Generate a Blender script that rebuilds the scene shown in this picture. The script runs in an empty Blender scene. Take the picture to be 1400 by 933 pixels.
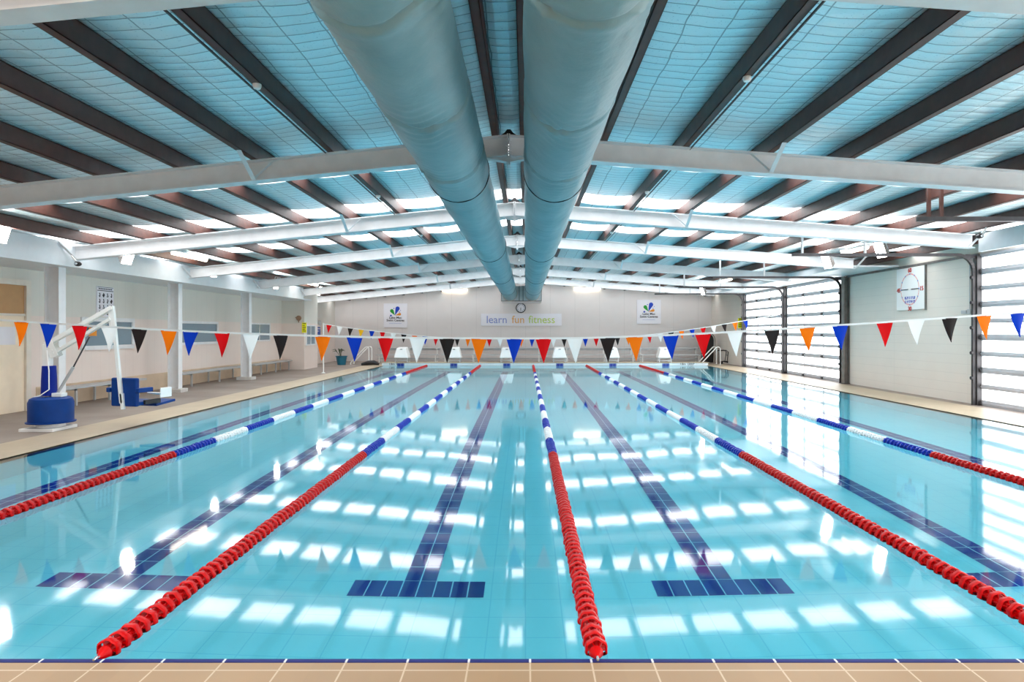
import bpy, math, random
from mathutils import Vector, Matrix
random.seed(7)
SC = bpy.context.scene
COL = SC.collection
PI = math.pi

# ------------------------------------------------------------------ camera, world, exposure
F = 902.0; CX = 718.6; CY = 452.5; CAMZ = 1.49
cam = bpy.data.cameras.new('camera'); cam.sensor_width = 36.0; cam.lens = 36.0 * F / 1400.0
cam.shift_x = -(CX - 700.0) / 1400.0; cam.shift_y = -(466.5 - CY) / 1400.0
cam.clip_start = 0.05; cam.clip_end = 200
camo = bpy.data.objects.new('camera', cam); COL.objects.link(camo)
camo.location = (0, 0, CAMZ); camo.rotation_euler = (PI / 2, 0, 0)
SC.camera = camo
world = bpy.data.worlds.new('overcast'); SC.world = world; world.use_nodes = True
world.node_tree.nodes['Background'].inputs[0].default_value = (0.9, 0.95, 1.0, 1)
world.node_tree.nodes['Background'].inputs[1].default_value = 1.0
SC.view_settings.view_transform = 'Standard'; SC.view_settings.look = 'None'
SC.view_settings.gamma = 1.0; SC.view_settings.use_curve_mapping = False
SC.view_settings.exposure = 1.55
SKY_E = 2.4       # daylight through the roof sheets, seen rows and added ones alike
DOOR_E = 2.3      # daylight through the sectional doors, seen and added ones alike
FLOOD_E = 40.0
TUBE_E = 3.0
cy = SC.cycles
cy.use_denoising = True
cy.max_bounces = 14; cy.diffuse_bounces = 6; cy.glossy_bounces = 5; cy.transmission_bounces = 8; cy.transparent_max_bounces = 8
cy.caustics_reflective = True; cy.caustics_refractive = True
cy.sample_clamp_indirect = 6.0; cy.blur_glossy = 0.3

# ------------------------------------------------------------------ materials
def lin(c):
    return tuple((x / 12.92 if x <= .04045 else ((x + .055) / 1.055) ** 2.4) for x in c)
def rgb(r, g, b):
    return lin((r / 255, g / 255, b / 255)) + (1,)
class NT:
    def __init__(s, name):
        s.m = bpy.data.materials.new(name); s.m.use_nodes = True; s.t = s.m.node_tree
        s.n = s.t.nodes; s.b = s.n['Principled BSDF']; s.out = s.n['Material Output']
    def add(s, typ, **kw):
        n = s.n.new(typ)
        for k, v in kw.items():
            if k.startswith('i_'):
                n.inputs[k[2:].replace('_', ' ')].default_value = v
            elif k.startswith('in'):
                n.inputs[int(k[2:])].default_value = v
            else: setattr(n, k, v)
        return n
    def l(s, a, b): s.t.links.new(a, b)
    def math(s, op, a, b=None, c=None):
        n = s.add('ShaderNodeMath', operation=op)
        for i, v in enumerate((a, b, c)):
            if v is None: continue
            if hasattr(v, 'links'): s.l(v, n.inputs[i])
            else: n.inputs[i].default_value = v
        return n.outputs[0]
    def mix(s, fac, a, b, mode='MIX'):
        n = s.add('ShaderNodeMix', data_type='RGBA', blend_type=mode)
        for i, v in ((0, fac), (6, a), (7, b)):
            if hasattr(v, 'links'): s.l(v, n.inputs[i])
            else: n.inputs[i].default_value = v
        return n.outputs[2]
    def pos(s):
        g = s.add('ShaderNodeNewGeometry'); x = s.add('ShaderNodeSeparateXYZ'); s.l(g.outputs['Position'], x.inputs[0])
        return g.outputs['Position'], x.outputs[0], x.outputs[1], x.outputs[2]
    def noise(s, scale, detail=3, vec=None, out='Fac', rough=.5):
        n = s.add('ShaderNodeTexNoise'); n.inputs['Scale'].default_value = scale
        n.inputs['Detail'].default_value = detail; n.inputs['Roughness'].default_value = rough
        if vec is not None: s.l(vec, n.inputs['Vector'])
        return n.outputs[out]
    def ramp(s, fac, p0, c0, p1, c1):
        n = s.add('ShaderNodeValToRGB'); e = n.color_ramp.elements
        e[0].position = p0; e[0].color = c0; e[1].position = p1; e[1].color = c1
        s.l(fac, n.inputs[0]); return n.outputs[0]
    def bump(s, h, strength=.2, dist=.01):
        n = s.add('ShaderNodeBump'); n.inputs['Strength'].default_value = strength; n.inputs['Distance'].default_value = dist
        s.l(h, n.inputs['Height']); s.l(n.outputs[0], s.b.inputs['Normal']); return n
    def col(s, c):
        if hasattr(c, 'links'): s.l(c, s.b.inputs['Base Color'])
        else: s.b.inputs['Base Color'].default_value = c
    def line(s, coord, period, width, offset=0.0):
        # 1 on a line of WIDTH every PERIOD along COORD
        a = s.math('ADD', coord, 1000.0 * period - offset)
        m = s.math('MODULO', a, period)
        d = s.math('ABSOLUTE', s.math('SUBTRACT', m, period / 2))
        return s.math('GREATER_THAN', d, period / 2 - width / 2)
def simple(name, c, rough=.5, metal=0.0, var=.06, scale=6.0, spec=None):
    t = NT(name); t.b.inputs['Roughness'].default_value = rough; t.b.inputs['Metallic'].default_value = metal
    if var:
        tc = t.add('ShaderNodeTexCoord')
        f = t.noise(scale, 3, tc.outputs['Object'])
        c2 = tuple(x * (1 - var * 2) for x in c[:3]) + (1,); c1 = tuple(min(1, x * (1 + var)) for x in c[:3]) + (1,)
        t.col(t.ramp(f, .3, c2, .7, c1))
    else: t.col(c)
    if spec is not None: t.b.inputs['Specular IOR Level'].default_value = spec
    return t.m
def emis(name, c, e):
    t = NT(name); t.n.remove(t.b); x = t.add('ShaderNodeEmission'); x.inputs[0].default_value = c; x.inputs[1].default_value = e
    t.l(x.outputs[0], t.out.inputs[0]); return t.m

M = {}
M['white_steel'] = simple('white_painted_steel', rgb(226, 227, 228), .42, var=.03)
M['purlin'] = simple('brown_primed_steel', rgb(84, 48, 38), .5, var=.14, scale=9)
M['dark_steel'] = simple('dark_grey_steel', rgb(72, 70, 72), .45, .3, var=.15)
M['grey_steel'] = simple('grey_steel', rgb(128, 124, 120), .5, .2, var=.15)
M['alu'] = simple('brushed_aluminium', rgb(196, 200, 202), .4, .5, var=.04)
M['chrome'] = simple('polished_steel', rgb(225, 225, 225), .15, .8, var=0)
M['white_plastic'] = simple('white_plastic', rgb(246, 246, 244), .4, var=0)
M['white_paint'] = simple('white_paint', rgb(240, 240, 236), .35, var=.02)
M['blue_plastic'] = simple('navy_blue_plastic', rgb(0, 56, 128), .5, var=.06, spec=.2)
M['blue_fabric'] = simple('blue_vinyl', rgb(2, 36, 140), .55, var=.08, spec=.2)
M['rail_grey'] = simple('grey_rail_aluminium', rgb(206, 206, 210), .5, 0, var=.03)
M['black'] = simple('black_plastic', rgb(24, 23, 26), .45, var=.1)
M['concrete_plinth'] = simple('pale_concrete', rgb(205, 200, 194), .7, var=.06)
M['yellow'] = simple('yellow_sign', rgb(252, 244, 10), .6, var=0)
M['bluesign'] = simple('blue_sign', rgb(40, 80, 170), .5, var=0)
M['ink'] = simple('black_ink', rgb(36, 34, 42), .6, var=0)
M['ink_red'] = simple('red_ink', rgb(196, 60, 52), .6, var=0)
M['ink_pink'] = simple('pale_red_ink', rgb(240, 150, 140), .6, var=0)
M['ink_blue'] = simple('blue_ink', rgb(60, 80, 190), .6, var=0)
M['ink_slate'] = simple('slate_blue_ink', rgb(132, 146, 205), .6, var=0)
M['ink_orange'] = simple('orange_ink', rgb(232, 178, 96), .6, var=0)
M['ink_lime'] = simple('lime_ink', rgb(184, 208, 92), .6, var=0)
M['logo_green'] = simple('logo_green', rgb(22, 150, 40), .5, var=0)
M['logo_blue'] = simple('logo_blue', rgb(12, 60, 180), .5, var=0)
M['logo_orange'] = simple('logo_orange', rgb(222, 140, 30), .5, var=0)
M['sign_white'] = simple('sign_white', rgb(232, 230, 236), .4, var=0)
M['teal_pot'] = simple('teal_plastic', rgb(16, 104, 130), .5, var=.05)
M['leaf'] = simple('green_leaf', rgb(62, 78, 48), .6, var=.2)
M['skin_tan'] = simple('tan_fitting', rgb(150, 120, 96), .6, var=.1)
M['warm_door'] = simple('cream_door_paint', rgb(246, 228, 202), .5, var=.02)
M['tan_panel'] = simple('tan_transom_panel', rgb(196, 152, 104), .6, var=.03)
M['cream_trim'] = simple('cream_trim', rgb(226, 218, 205), .5, var=.03)
for n, c in (('red', (226, 8, 18)), ('orange', (255, 122, 4)), ('blue', (0, 58, 186)), ('white', (250, 250, 248)), ('black', (40, 34, 34)), ('amber', (248, 186, 30))):
    t = NT('pennant_' + n); t.b.inputs['Roughness'].default_value = .6; t.b.inputs['Specular IOR Level'].default_value = .25; t.col(rgb(*c))
    tr = t.add('ShaderNodeBsdfTranslucent'); tr.inputs[0].default_value = rgb(*c); ms = t.add('ShaderNodeMixShader'); ms.inputs[0].default_value = .42
    t.l(t.b.outputs[0], ms.inputs[1]); t.l(tr.outputs[0], ms.inputs[2]); t.l(ms.outputs[0], t.out.inputs[0]); M['flag_' + n] = t.m
for n, c in (('red', (198, 0, 2)), ('blue', (0, 48, 172)), ('white', (244, 246, 246))):
    t = NT('float_' + n); t.b.inputs['Roughness'].default_value = .3; t.b.inputs['Specular IOR Level'].default_value = .16; t.col(rgb(*c)); M['float_' + n] = t.m
M['skylight'] = emis('daylit_roof_sheet', (0.97, 0.98, 1.0, 1), SKY_E)
M['doorpane'] = emis('daylit_door_panel', (0.97, 0.985, 1.0, 1), DOOR_E)
M['flood'] = emis('lit_floodlight_lens', (1.0, 0.97, 0.93, 1), FLOOD_E)
M['tube'] = emis('lit_tube_diffuser', (1.0, 0.9, 0.72, 1), TUBE_E)

# insulation foil with safety mesh on the underside of the roof
t = NT('blue_foil_insulation'); P, px, py, pz = t.pos()
nz = t.noise(1.6, 3, P); nz2 = t.noise(1.7, 2, P, out='Color')
sx = t.add('ShaderNodeSeparateColor'); t.l(nz2, sx.inputs[0])
yy = t.math('ADD', py, t.math('MULTIPLY', t.math('SUBTRACT', sx.outputs[0], .5), .16))
xx = t.math('ADD', px, t.math('MULTIPLY', t.math('SUBTRACT', sx.outputs[1], .5), .07))
wires = t.math('MAXIMUM', t.line(yy, .15, .012), t.line(xx, .31, .011))
spk = t.noise(55, 2, P)
c = t.ramp(nz, .25, rgb(222, 246, 252), .75, rgb(242, 252, 254))
c = t.mix(t.math('MULTIPLY', t.math('GREATER_THAN', spk, .68), .35), c, rgb(90, 150, 170))
c = t.mix(t.math('MULTIPLY', wires, .6), c, rgb(70, 100, 112))
t.col(c); t.b.inputs['Roughness'].default_value = .42; t.b.inputs['Metallic'].default_value = .5
pil = t.math('ABSOLUTE', t.math('SINE', t.math('MULTIPLY', yy, PI / .15)))
t.bump(t.math('ADD', t.math('MULTIPLY', pil, .5), t.math('MULTIPLY', t.noise(7, 4, P), 1.1)), .7, .016)
M['foil'] = t.m

# duct fabric
t = NT('grey_duct_fabric'); P, px, py, pz = t.pos()
sv = t.add('ShaderNodeMapping'); t.l(P, sv.inputs[0]); sv.inputs['Scale'].default_value = (1, .8, 1)
t.col(t.ramp(t.noise(2.2, 4, sv.outputs[0]), .3, rgb(112, 148, 156), .75, rgb(136, 168, 174)))
t.b.inputs['Roughness'].default_value = .5
t.bump(t.noise(3.2, 5, sv.outputs[0]), .6, .05)
M['duct'] = t.m

def tile(name, c1, c2, grout, px_, py_, w, ox=0, oy=0, rough=.25, axis='xy', var=.0, third=None):
    t = NT(name); P, x, y, z = t.pos()
    A = {'x': x, 'y': y, 'z': z}
    g = t.math('MAXIMUM', t.line(A[axis[0]], px_, w, ox), t.line(A[axis[1]], py_, w, oy))
    base = t.ramp(t.noise(1.3, 4, P), .3, c1, .7, c2)
    # each tile its own tone
    fx = t.math('FLOOR', t.math('DIVIDE', t.math('SUBTRACT', A[axis[0]], ox - px_ / 2), px_)); fy = t.math('FLOOR', t.math('DIVIDE', t.math('SUBTRACT', A[axis[1]], oy - py_ / 2), py_))
    cv = t.add('ShaderNodeCombineXYZ'); t.l(fx, cv.inputs[0]); t.l(fy, cv.inputs[1])
    wn = t.add('ShaderNodeTexWhiteNoise'); t.l(cv.outputs[0], wn.inputs[0])
    if var: base = t.mix(t.math('MULTIPLY', wn.outputs[0], var), base, (0, 0, 0, 1))
    t.col(t.mix(g, base, grout)); t.b.inputs['Roughness'].default_value = rough
    return t.m
M['pool_tile'] = tile('pale_blue_pool_tile', rgb(216, 240, 246), rgb(226, 244, 249), rgb(196, 228, 240), .25, .25, .008, rough=.35)
M['pool_wall_tile'] = tile('pale_wall_tile', rgb(225, 236, 240), rgb(232, 240, 243), rgb(205, 222, 230), .25, .125, .006, axis='xz', rough=.3)
M['deck_tile'] = tile('tan_deck_tile', rgb(156, 123, 86), rgb(168, 135, 98), rgb(200, 176, 146), .274, .274, .008, ox=.02, oy=2.87, rough=.4, var=.06)
M['coping_tile'] = tile('cream_coping_tile', rgb(178, 160, 134), rgb(190, 172, 146), rgb(170, 154, 132), .25, .25, .006, rough=.45, var=.05)
M['edge_tile'] = tile('navy_edge_tile', rgb(10, 22, 96), rgb(14, 30, 112), rgb(225, 225, 225), .274, 50, .010, ox=.02, oy=20, rough=.6)
M['line_tile'] = tile('navy_lane_tile', rgb(5, 14, 128), rgb(8, 22, 148), rgb(205, 225, 240), .125, .25, .010, ox=-.80 % .125, oy=4.77 % .25 , rough=.3)
M['line_tile_cross'] = tile('navy_cross_tile', rgb(5, 14, 128), rgb(8, 22, 148), rgb(205, 225, 240), .125, 10, .010, ox=-.80 % .125, oy=4.77 + 5, rough=.3)
M['line_tile_wall'] = tile('navy_wall_tile', rgb(24, 46, 140), rgb(30, 54, 150), rgb(150, 180, 220), .125, 10, .008, ox=-.80 % .125, oy=4, axis='xz', rough=.3)

# brown grey concourse
t = NT('grey_brown_concrete'); P, x, y, z = t.pos()
t.col(t.ramp(t.noise(.9, 6, P), .3, rgb(126, 112, 102), .72, rgb(154, 140, 130))); t.b.inputs['Roughness'].default_value = .55
t.bump(t.noise(60, 3, P), .1, .004); M['concrete'] = t.m

# walls
def wall_mat(name, low, high, zsplit, joint_axis, period, hperiod=None, strength=.25, rough=.5):
    t = NT(name); P, x, y, z = t.pos(); A = {'x': x, 'y': y, 'z': z}
    c = t.mix(t.math('GREATER_THAN', z, zsplit), low, high)
    v = t.line(A[joint_axis], period, .012)
    hj = t.math('MULTIPLY', t.line(z, hperiod, .010), t.math('LESS_THAN', z, zsplit)) if hperiod else 0.0
    j = t.math('MAXIMUM', v, hj)
    c = t.mix(t.math('MULTIPLY', t.noise(2, 4, P), .10), c, rgb(120, 110, 100))
    c = t.mix(t.math('MULTIPLY', j, strength), c, rgb(120, 116, 112))
    t.col(c); t.b.inputs['Roughness'].default_value = rough
    t.bump(t.math('SUBTRACT', 1.0, j), strength, .006); return t.m
M['wall_left'] = wall_mat('cream_brick_and_panel', rgb(234, 218, 208), rgb(222, 218, 208), 1.77, 'y', .3, None, .08)
M['wall_right'] = wall_mat('painted_blockwork', rgb(236, 228, 217), rgb(232, 226, 214), 3.03, 'y', 2.7, .2, .12)
M['wall_back'] = wall_mat('cream_wall_sheet', rgb(226, 219, 216), rgb(226, 219, 216), 2.0, 'x', 1.2)
M['fascia'] = simple('white_fascia_sheet', rgb(220, 224, 226), .45, var=.02)
# window glass (dark room behind)
t = NT('grey_window_glass'); t.col(rgb(124, 144, 156)); t.b.inputs['Roughness'].default_value = .08; M['glass'] = t.m

# water: mirror + refraction by Fresnel, gently rippled
t = NT('pool_water'); t.n.remove(t.b); P, x, y, z = t.pos()
mp = t.add('ShaderNodeMapping'); t.l(P, mp.inputs[0]); mp.inputs['Scale'].default_value = (1.0, .6, 1)
h = t.math('ADD', t.noise(.55, 1, mp.outputs[0]), t.math('MULTIPLY', t.noise(4.0, 2, mp.outputs[0]), .05))
bp = t.add('ShaderNodeBump'); bp.inputs['Strength'].default_value = 1.0; bp.inputs['Distance'].default_value = .008; t.l(h, bp.inputs['Height'])
fr = t.add('ShaderNodeFresnel'); fr.inputs[0].default_value = 1.333; t.l(bp.outputs[0], fr.inputs[1])
gl = t.add('ShaderNodeBsdfGlossy'); gl.inputs['Roughness'].default_value = 0.05; gl.inputs['Color'].default_value = (1, 1, 1, 1); t.l(bp.outputs[0], gl.inputs['Normal'])
rf = t.add('ShaderNodeBsdfRefraction'); rf.inputs['Roughness'].default_value = 0.0; rf.inputs['IOR'].default_value = 1.333
rf.inputs['Color'].default_value = (0.47, 0.92, 0.99, 1); t.l(bp.outputs[0], rf.inputs['Normal'])
mx = t.add('ShaderNodeMixShader'); t.l(fr.outputs[0], mx.inputs[0]); t.l(rf.outputs[0], mx.inputs[1]); t.l(gl.outputs[0], mx.inputs[2])
t.l(mx.outputs[0], t.out.inputs[0]); M['water'] = t.m

# ------------------------------------------------------------------ mesh helpers
class MB:
    def __init__(s): s.v = []; s.f = []; s.mi = []; s.cur = 0
    def add(s, vs, fs):
        b = len(s.v); s.v += [tuple(p) for p in vs]
        for f in fs: s.f.append([i + b for i in f]); s.mi.append(s.cur)
        return s
    def box(s, x0, x1, y0, y1, z0, z1):
        vs = [(x, y, z) for z in (z0, z1) for y in (y0, y1) for x in (x0, x1)]
        return s.add(vs, [(0, 2, 3, 1), (4, 5, 7, 6), (0, 1, 5, 4), (2, 6, 7, 3), (0, 4, 6, 2), (1, 3, 7, 5)])
    def obox(s, c, sz, rot):
        R = rot.to_3x3() if hasattr(rot, 'to_3x3') else rot
        vs = [Vector(c) + R @ Vector((x * sz[0] / 2, y * sz[1] / 2, z * sz[2] / 2)) for z in (-1, 1) for y in (-1, 1) for x in (-1, 1)]
        return s.add(vs, [(0, 2, 3, 1), (4, 5, 7, 6), (0, 1, 5, 4), (2, 6, 7, 3), (0, 4, 6, 2), (1, 3, 7, 5)])
    def bar(s, a, b, w, h, up=(0, 0, 1)):
        a = Vector(a); b = Vector(b); d = b - a; L = d.length; d.normalize()
        u = Vector(up); sd = d.cross(u)
        if sd.length < 1e-4: sd = d.cross(Vector((1, 0, 0)))
        sd.normalize(); u = sd.cross(d)
        R = Matrix((sd, d, u)).transposed()
        return s.obox((a + b) / 2, (w, L, h), R)
    def prism_y(s, poly, y0, y1):       # poly of (x,z)
        n = len(poly); vs = [(x, y0, z) for x, z in poly] + [(x, y1, z) for x, z in poly]
        fs = [tuple(range(n)), tuple(range(2 * n - 1, n - 1, -1))] + [(i, i + n, (i + 1) % n + n, (i + 1) % n) for i in range(n)]
        return s.add(vs, fs)
    def prism_x(s, poly, x0, x1):       # poly of (y,z)
        n = len(poly); vs = [(x0, y, z) for y, z in poly] + [(x1, y, z) for y, z in poly]
        fs = [tuple(range(n - 1, -1, -1)), tuple(range(n, 2 * n))] + [(i, (i + 1) % n, (i + 1) % n + n, i + n) for i in range(n)]
        return s.add(vs, fs)
    def prism_z(s, poly, z0, z1):
        n = len(poly); vs = [(x, y, z0) for x, y in poly] + [(x, y, z1) for x, y in poly]
        fs = [tuple(range(n - 1, -1, -1)), tuple(range(n, 2 * n))] + [(i, (i + 1) % n, (i + 1) % n + n, i + n) for i in range(n)]
        return s.add(vs, fs)
    def tube(s, pts, r, n=10, cap=True, rx=None):
        pts = [Vector(p) for p in pts]; rings = []; prev = None
        for i, p in enumerate(pts):
            d = (pts[min(i + 1, len(pts) - 1)] - pts[max(i - 1, 0)]).normalized()
            if prev is None:
                u = d.cross(Vector((0, 0, 1)))
                if u.length < 1e-3: u = d.cross(Vector((1, 0, 0)))
            else: u = prev - d * prev.dot(d)
            u.normalize(); prev = u; w = d.cross(u)
            rr = r[i] if isinstance(r, (list, tuple)) else r
            rings.append([p + (u * math.cos(2 * PI * k / n) + w * math.sin(2 * PI * k / n)) * rr for k in range(n)])
        vs = [q for g in rings for q in g]; fs = []
        for i in range(len(rings) - 1):
            for k in range(n): fs.append((i * n + k, i * n + (k + 1) % n, (i + 1) * n + (k + 1) % n, (i + 1) * n + k))
        if cap: fs.append(tuple(range(n - 1, -1, -1))); e = (len(rings) - 1) * n; fs.append(tuple(range(e, e + n)))
        return s.add(vs, fs)
    def lathe(s, prof, c=(0, 0, 0), n=24, axis='z', close=False):
        vs = []; fs = []
        for r, h in prof:
            for k in range(n):
                a = 2 * PI * k / n
                p = {'z': (r * math.cos(a), r * math.sin(a), h), 'y': (r * math.cos(a), h, -r * math.sin(a)), 'x': (h, r * math.cos(a), r * math.sin(a))}[axis]
                vs.append((p[0] + c[0], p[1] + c[1], p[2] + c[2]))
        m = len(prof)
        for i in range(m if close else m - 1):
            j = (i + 1) % m
            for k in range(n): fs.append((i * n + k, i * n + (k + 1) % n, j * n + (k + 1) % n, j * n + k))
        if not close:
            if prof[0][0] > 1e-6: fs.append(tuple(range(n - 1, -1, -1)))
            if prof[-1][0] > 1e-6: fs.append(tuple(range((m - 1) * n, m * n)))
        return s.add(vs, fs)
    def poly(s, vs): return s.add(vs, [tuple(range(len(vs)))])
    def mesh(s, name, mats, o=(0, 0, 0), smooth=False, recalc=True):
        me = bpy.data.meshes.new(name)
        me.from_pydata([(p[0] - o[0], p[1] - o[1], p[2] - o[2]) for p in s.v], [], s.f)
        for m in (mats if isinstance(mats, (list, tuple)) else [mats]): me.materials.append(m)
        for p, k in zip(me.polygons, s.mi): p.material_index = k
        if recalc:
            import bmesh
            bm = bmesh.new(); bm.from_mesh(me); bmesh.ops.remove_doubles(bm, verts=bm.verts, dist=1e-6)
            bmesh.ops.recalc_face_normals(bm, faces=bm.faces); bm.to_mesh(me); bm.free()
        if smooth:
            me.polygons.foreach_set('use_smooth', [True] * len(me.polygons))
            me.set_sharp_from_angle(angle=math.radians(38))
        me.update(); return me
    def build(s, name, mats, parent=None, smooth=False, bevel=0, recalc=True, base=None):
        o = parent_loc(parent) if parent else (base or (0, 0, 0))
        ob = bpy.data.objects.new(name, s.mesh(name, mats, o, smooth, recalc)); COL.objects.link(ob)
        if parent: ob.parent = parent
        else: ob.location = o
        if bevel:
            md = ob.modifiers.new('bevel', 'BEVEL'); md.width = bevel; md.segments = 2; md.limit_method = 'ANGLE'
        return ob
def parent_loc(p):
    v = Vector((0, 0, 0))
    while p: v += p.location; p = p.parent
    return v
def thing(name, label, cat, loc=(0, 0, 0), group=None):
    o = bpy.data.objects.new(name, None); COL.objects.link(o); o.location = loc; o.empty_display_size = .1
    return tag(o, label, cat, group)
def tag(o, label, cat, group=None, kind=None):
    o['label'] = label; o['category'] = cat
    if group: o['group'] = group
    if kind: o['kind'] = kind
    return o
def struct(o, label=None, cat=None):
    o['kind'] = 'structure'
    if label: o['label'] = label; o['category'] = cat
    return o
def copy_tree(o, parent=None):
    c = o.copy(); COL.objects.link(c); c.parent = parent
    for ch in list(o.children): copy_tree(ch, c)
    return c
def text(s, size, loc, rotz, mat, parent=None, name='lettering', align='CENTER', depth=.004, bold=0.0, sx=1.0, spacing=1.0):
    cu = bpy.data.curves.new(name, 'FONT'); cu.body = s; cu.size = size; cu.extrude = depth; cu.align_x = align; cu.offset = bold
    cu.resolution_u = 3; cu.space_character = spacing
    tmp = bpy.data.objects.new('tmp', cu); COL.objects.link(tmp)
    dg = bpy.context.evaluated_depsgraph_get(); me = bpy.data.meshes.new_from_object(tmp.evaluated_get(dg))
    bpy.data.objects.remove(tmp); bpy.data.curves.remove(cu)
    R = Matrix.Rotation(rotz, 4, 'Z') @ Matrix.Rotation(PI / 2, 4, 'X')
    o = parent_loc(parent) if parent else Vector((0, 0, 0))
    me.transform(Matrix.Translation(Vector(loc) - o) @ R @ Matrix.Diagonal((sx, 1, 1, 1)))
    me.materials.clear(); me.materials.append(mat)
    ob = bpy.data.objects.new(name, me); COL.objects.link(ob)
    if parent: ob.parent = parent
    return ob
def at(px, py, d):
    return Vector(((px - CX) * d / F, d, CAMZ - (py - CY) * d / F))

# ------------------------------------------------------------------ main dimensions
PX0, PX1, PY0, PY1 = -6.05, 7.70, 2.972, 28.0
DZ = .012                    # deck level above the water
XL, XR, YB, YF = -9.28, 9.05, 32.1, -4.0
AX, AZ = -.20, 3.79          # rafter apex (top of steel)
SL, SR = .100, .070
def ztop(x): return AZ - (SL * (AX - x) if x < AX else SR * (x - AX))
RO = .19
def zroof(x): return ztop(x) + RO
FY = [3.75, 7.80, 11.85, 15.90, 19.95, 24.00, 28.05]
SKY_Y = [(-3.9, -2.9), (-2.0, -1.0), (-.2, .8), (1.6, 2.6),  (8.62, 9.45), (11.45, 12.3), (14.55, 15.4), (18.0, 18.85), (22.55, 23.4), (26.7, 27.55), (31.0, 31.4)]  # first four rows and the last are unseen, added for extra light
PUR = [-8.55, -7.74, -6.83, -5.92, -5.03, -4.09, -3.18, -2.28, -1.32, -.36, -.03, .92, 1.88, 2.87, 3.82, 4.81, 5.82, 6.8, 7.8, 8.7]

# ------------------------------------------------------------------ structure: ground and pool
m = MB(); m.box(XL, XR, YF, 2.935, -.25, DZ)
struct(m.build('floor', M['deck_tile']), 'tan tiled pool deck along the near edge', 'floor')
m = MB(); m.box(XL, -6.87, 2.935, YB, -.25, DZ); m.box(-6.87, XR, 29.3, YB, -.25, DZ); m.box(8.75, XR, 2.935, 29.3, -.25, DZ - .001)
struct(m.build('floor_concourse', M['concrete']), 'grey brown concrete concourse beside the pool', 'floor')
m = MB(); m.box(-6.87, PX0, 2.935, 29.3, -.25, DZ); m.box(PX1, 8.75, 2.935, 29.3, -.25, DZ); m.box(PX0, PX1, PY1 + .5, 29.3, -.25, DZ)
struct(m.build('trim_coping', M['coping_tile']), 'cream tiled coping along the sides of the pool', 'coping')
m = MB(); m.box(PX0, PX1, 2.945, PY0, -.3, DZ - .001)
struct(m.build('trim_edge', M['edge_tile']), 'navy blue tile nosing along the near pool edge', 'coping')
# raised far end wall
m = MB(); m.box(PX0 - .05, PX1 + .05, PY1, PY1 + .7, -.2, .118)
up = struct(m.build('trim_end', M['pool_wall_tile'], bevel=.01), 'white raised end wall at the far end of the pool', 'wall')
m = MB(); m.box(PX0 - .1, PX1 + .1, PY1 - .03, PY1 + .75, .118, .142)
o = m.build('end_coping', M['coping_tile'], up, bevel=.008); o['kind'] = 'structure'
LANES = [-5.30 + 2.25 * i for i in range(6)]
for x in LANES:
    m = MB(); m.box(x - .15, x + .15, PY1 - .012, PY1 + .01, -.18, .10)
    o = m.build('target_tile', M['line_tile_wall'], up); o['kind'] = 'structure'; o['label'] = 'navy blue tile target on the white end wall'
for x in (-6.05 + .45, 6.75):
    o = text('1.8m  DEEP', .13, (x + .1, PY1 - .006, .035), 0, M['ink'], up, 'depth_marking'); o['kind'] = 'structure'
# basin
def fz(y): return -1.13 - .72 * max(0, min(1, (y - 5.5) / 20.0))
m = MB(); ys = [PY0, 5.5, 25.5, PY1]
for a, b in zip(ys, ys[1:]):
    m.poly([(PX0, a, fz(a)), (PX1, a, fz(a)), (PX1, b, fz(b)), (PX0, b, fz(b))])
m.cur = 1
for x in (PX0, PX1):
    for a, b in zip(ys, ys[1:]): m.poly([(x, a, fz(a)), (x, b, fz(b)), (x, b, DZ - .004), (x, a, DZ - .004)])
for y in (PY0, PY1): m.poly([(PX0, y, fz(y)), (PX1, y, fz(y)), (PX1, y, DZ - .004), (PX0, y, DZ - .004)])
basin = struct(m.build('pool_basin', [M['pool_tile'], M['pool_wall_tile']], recalc=False), 'pale blue tiled swimming pool basin', 'pool')
for x in LANES:
    m = MB()
    y0, y1 = 5.02, 26.0; e = .006
    for a, b in ((y0, 5.5), (5.5, 25.5), (25.5, y1)):
        m.poly([(x - .125, a, fz(a) + e), (x + .125, a, fz(a) + e), (x + .125, b, fz(b) + e), (x - .125, b, fz(b) + e)])
    m.cur = 1
    for a, b in ((4.77, 5.02), (26.0, 26.25)):
        m.poly([(x - .5, a, fz(a) + e), (x + .5, a, fz(a) + e), (x + .5, b, fz(b) + e), (x - .5, b, fz(b) + e)])
    o = m.build('lane_line', [M['line_tile'], M['line_tile_cross']], basin, recalc=False); o['kind'] = 'structure'
    o['label'] = 'navy blue tiled lane line with a T end'
m = MB(); m.poly([(PX0, PY0, 0), (PX1, PY0, 0), (PX1, PY1, 0), (PX0, PY1, 0)])
tag(m.build('pool_water', M['water'], recalc=False), 'clear turquoise water filling the swimming pool', 'water', kind='stuff')

# ------------------------------------------------------------------ structure: walls
def wallbox(name, mat, label, boxes):
    m = MB()
    for b in boxes: m.box(*b)
    return struct(m.build(name, mat), label, 'wall')
wallbox('wall_left', M['wall_left'], 'cream left wall with brick base and panel top',
        [(XL - .2, XL, YF, YB, -.25, 3.2), (XL, -8.42, 25.1, 26.7, -.1, 2.95)])
DRS = [(8.95, 13.1), (18.62, 22.80), (22.95, 27.05), (4.6, 8.78), (.25, 4.45)]  # last two doors are added out of view to light the near end
segs = [(YF, .25), (4.45, 4.6), (8.78, 8.95), (13.1, 18.62), (22.80, 22.95), (27.05, YB)]
wallbox('wall_right', M['wall_right'], 'cream blockwork right wall between the sectional doors',
        [(XR, XR + .2, a, b, -.25, 3.02) for a, b in segs] + [(XR, XR + .2, YF, YB, 3.02, 3.45)])
m = MB(); xl, xr = XL - .2, XR + .2
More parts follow.
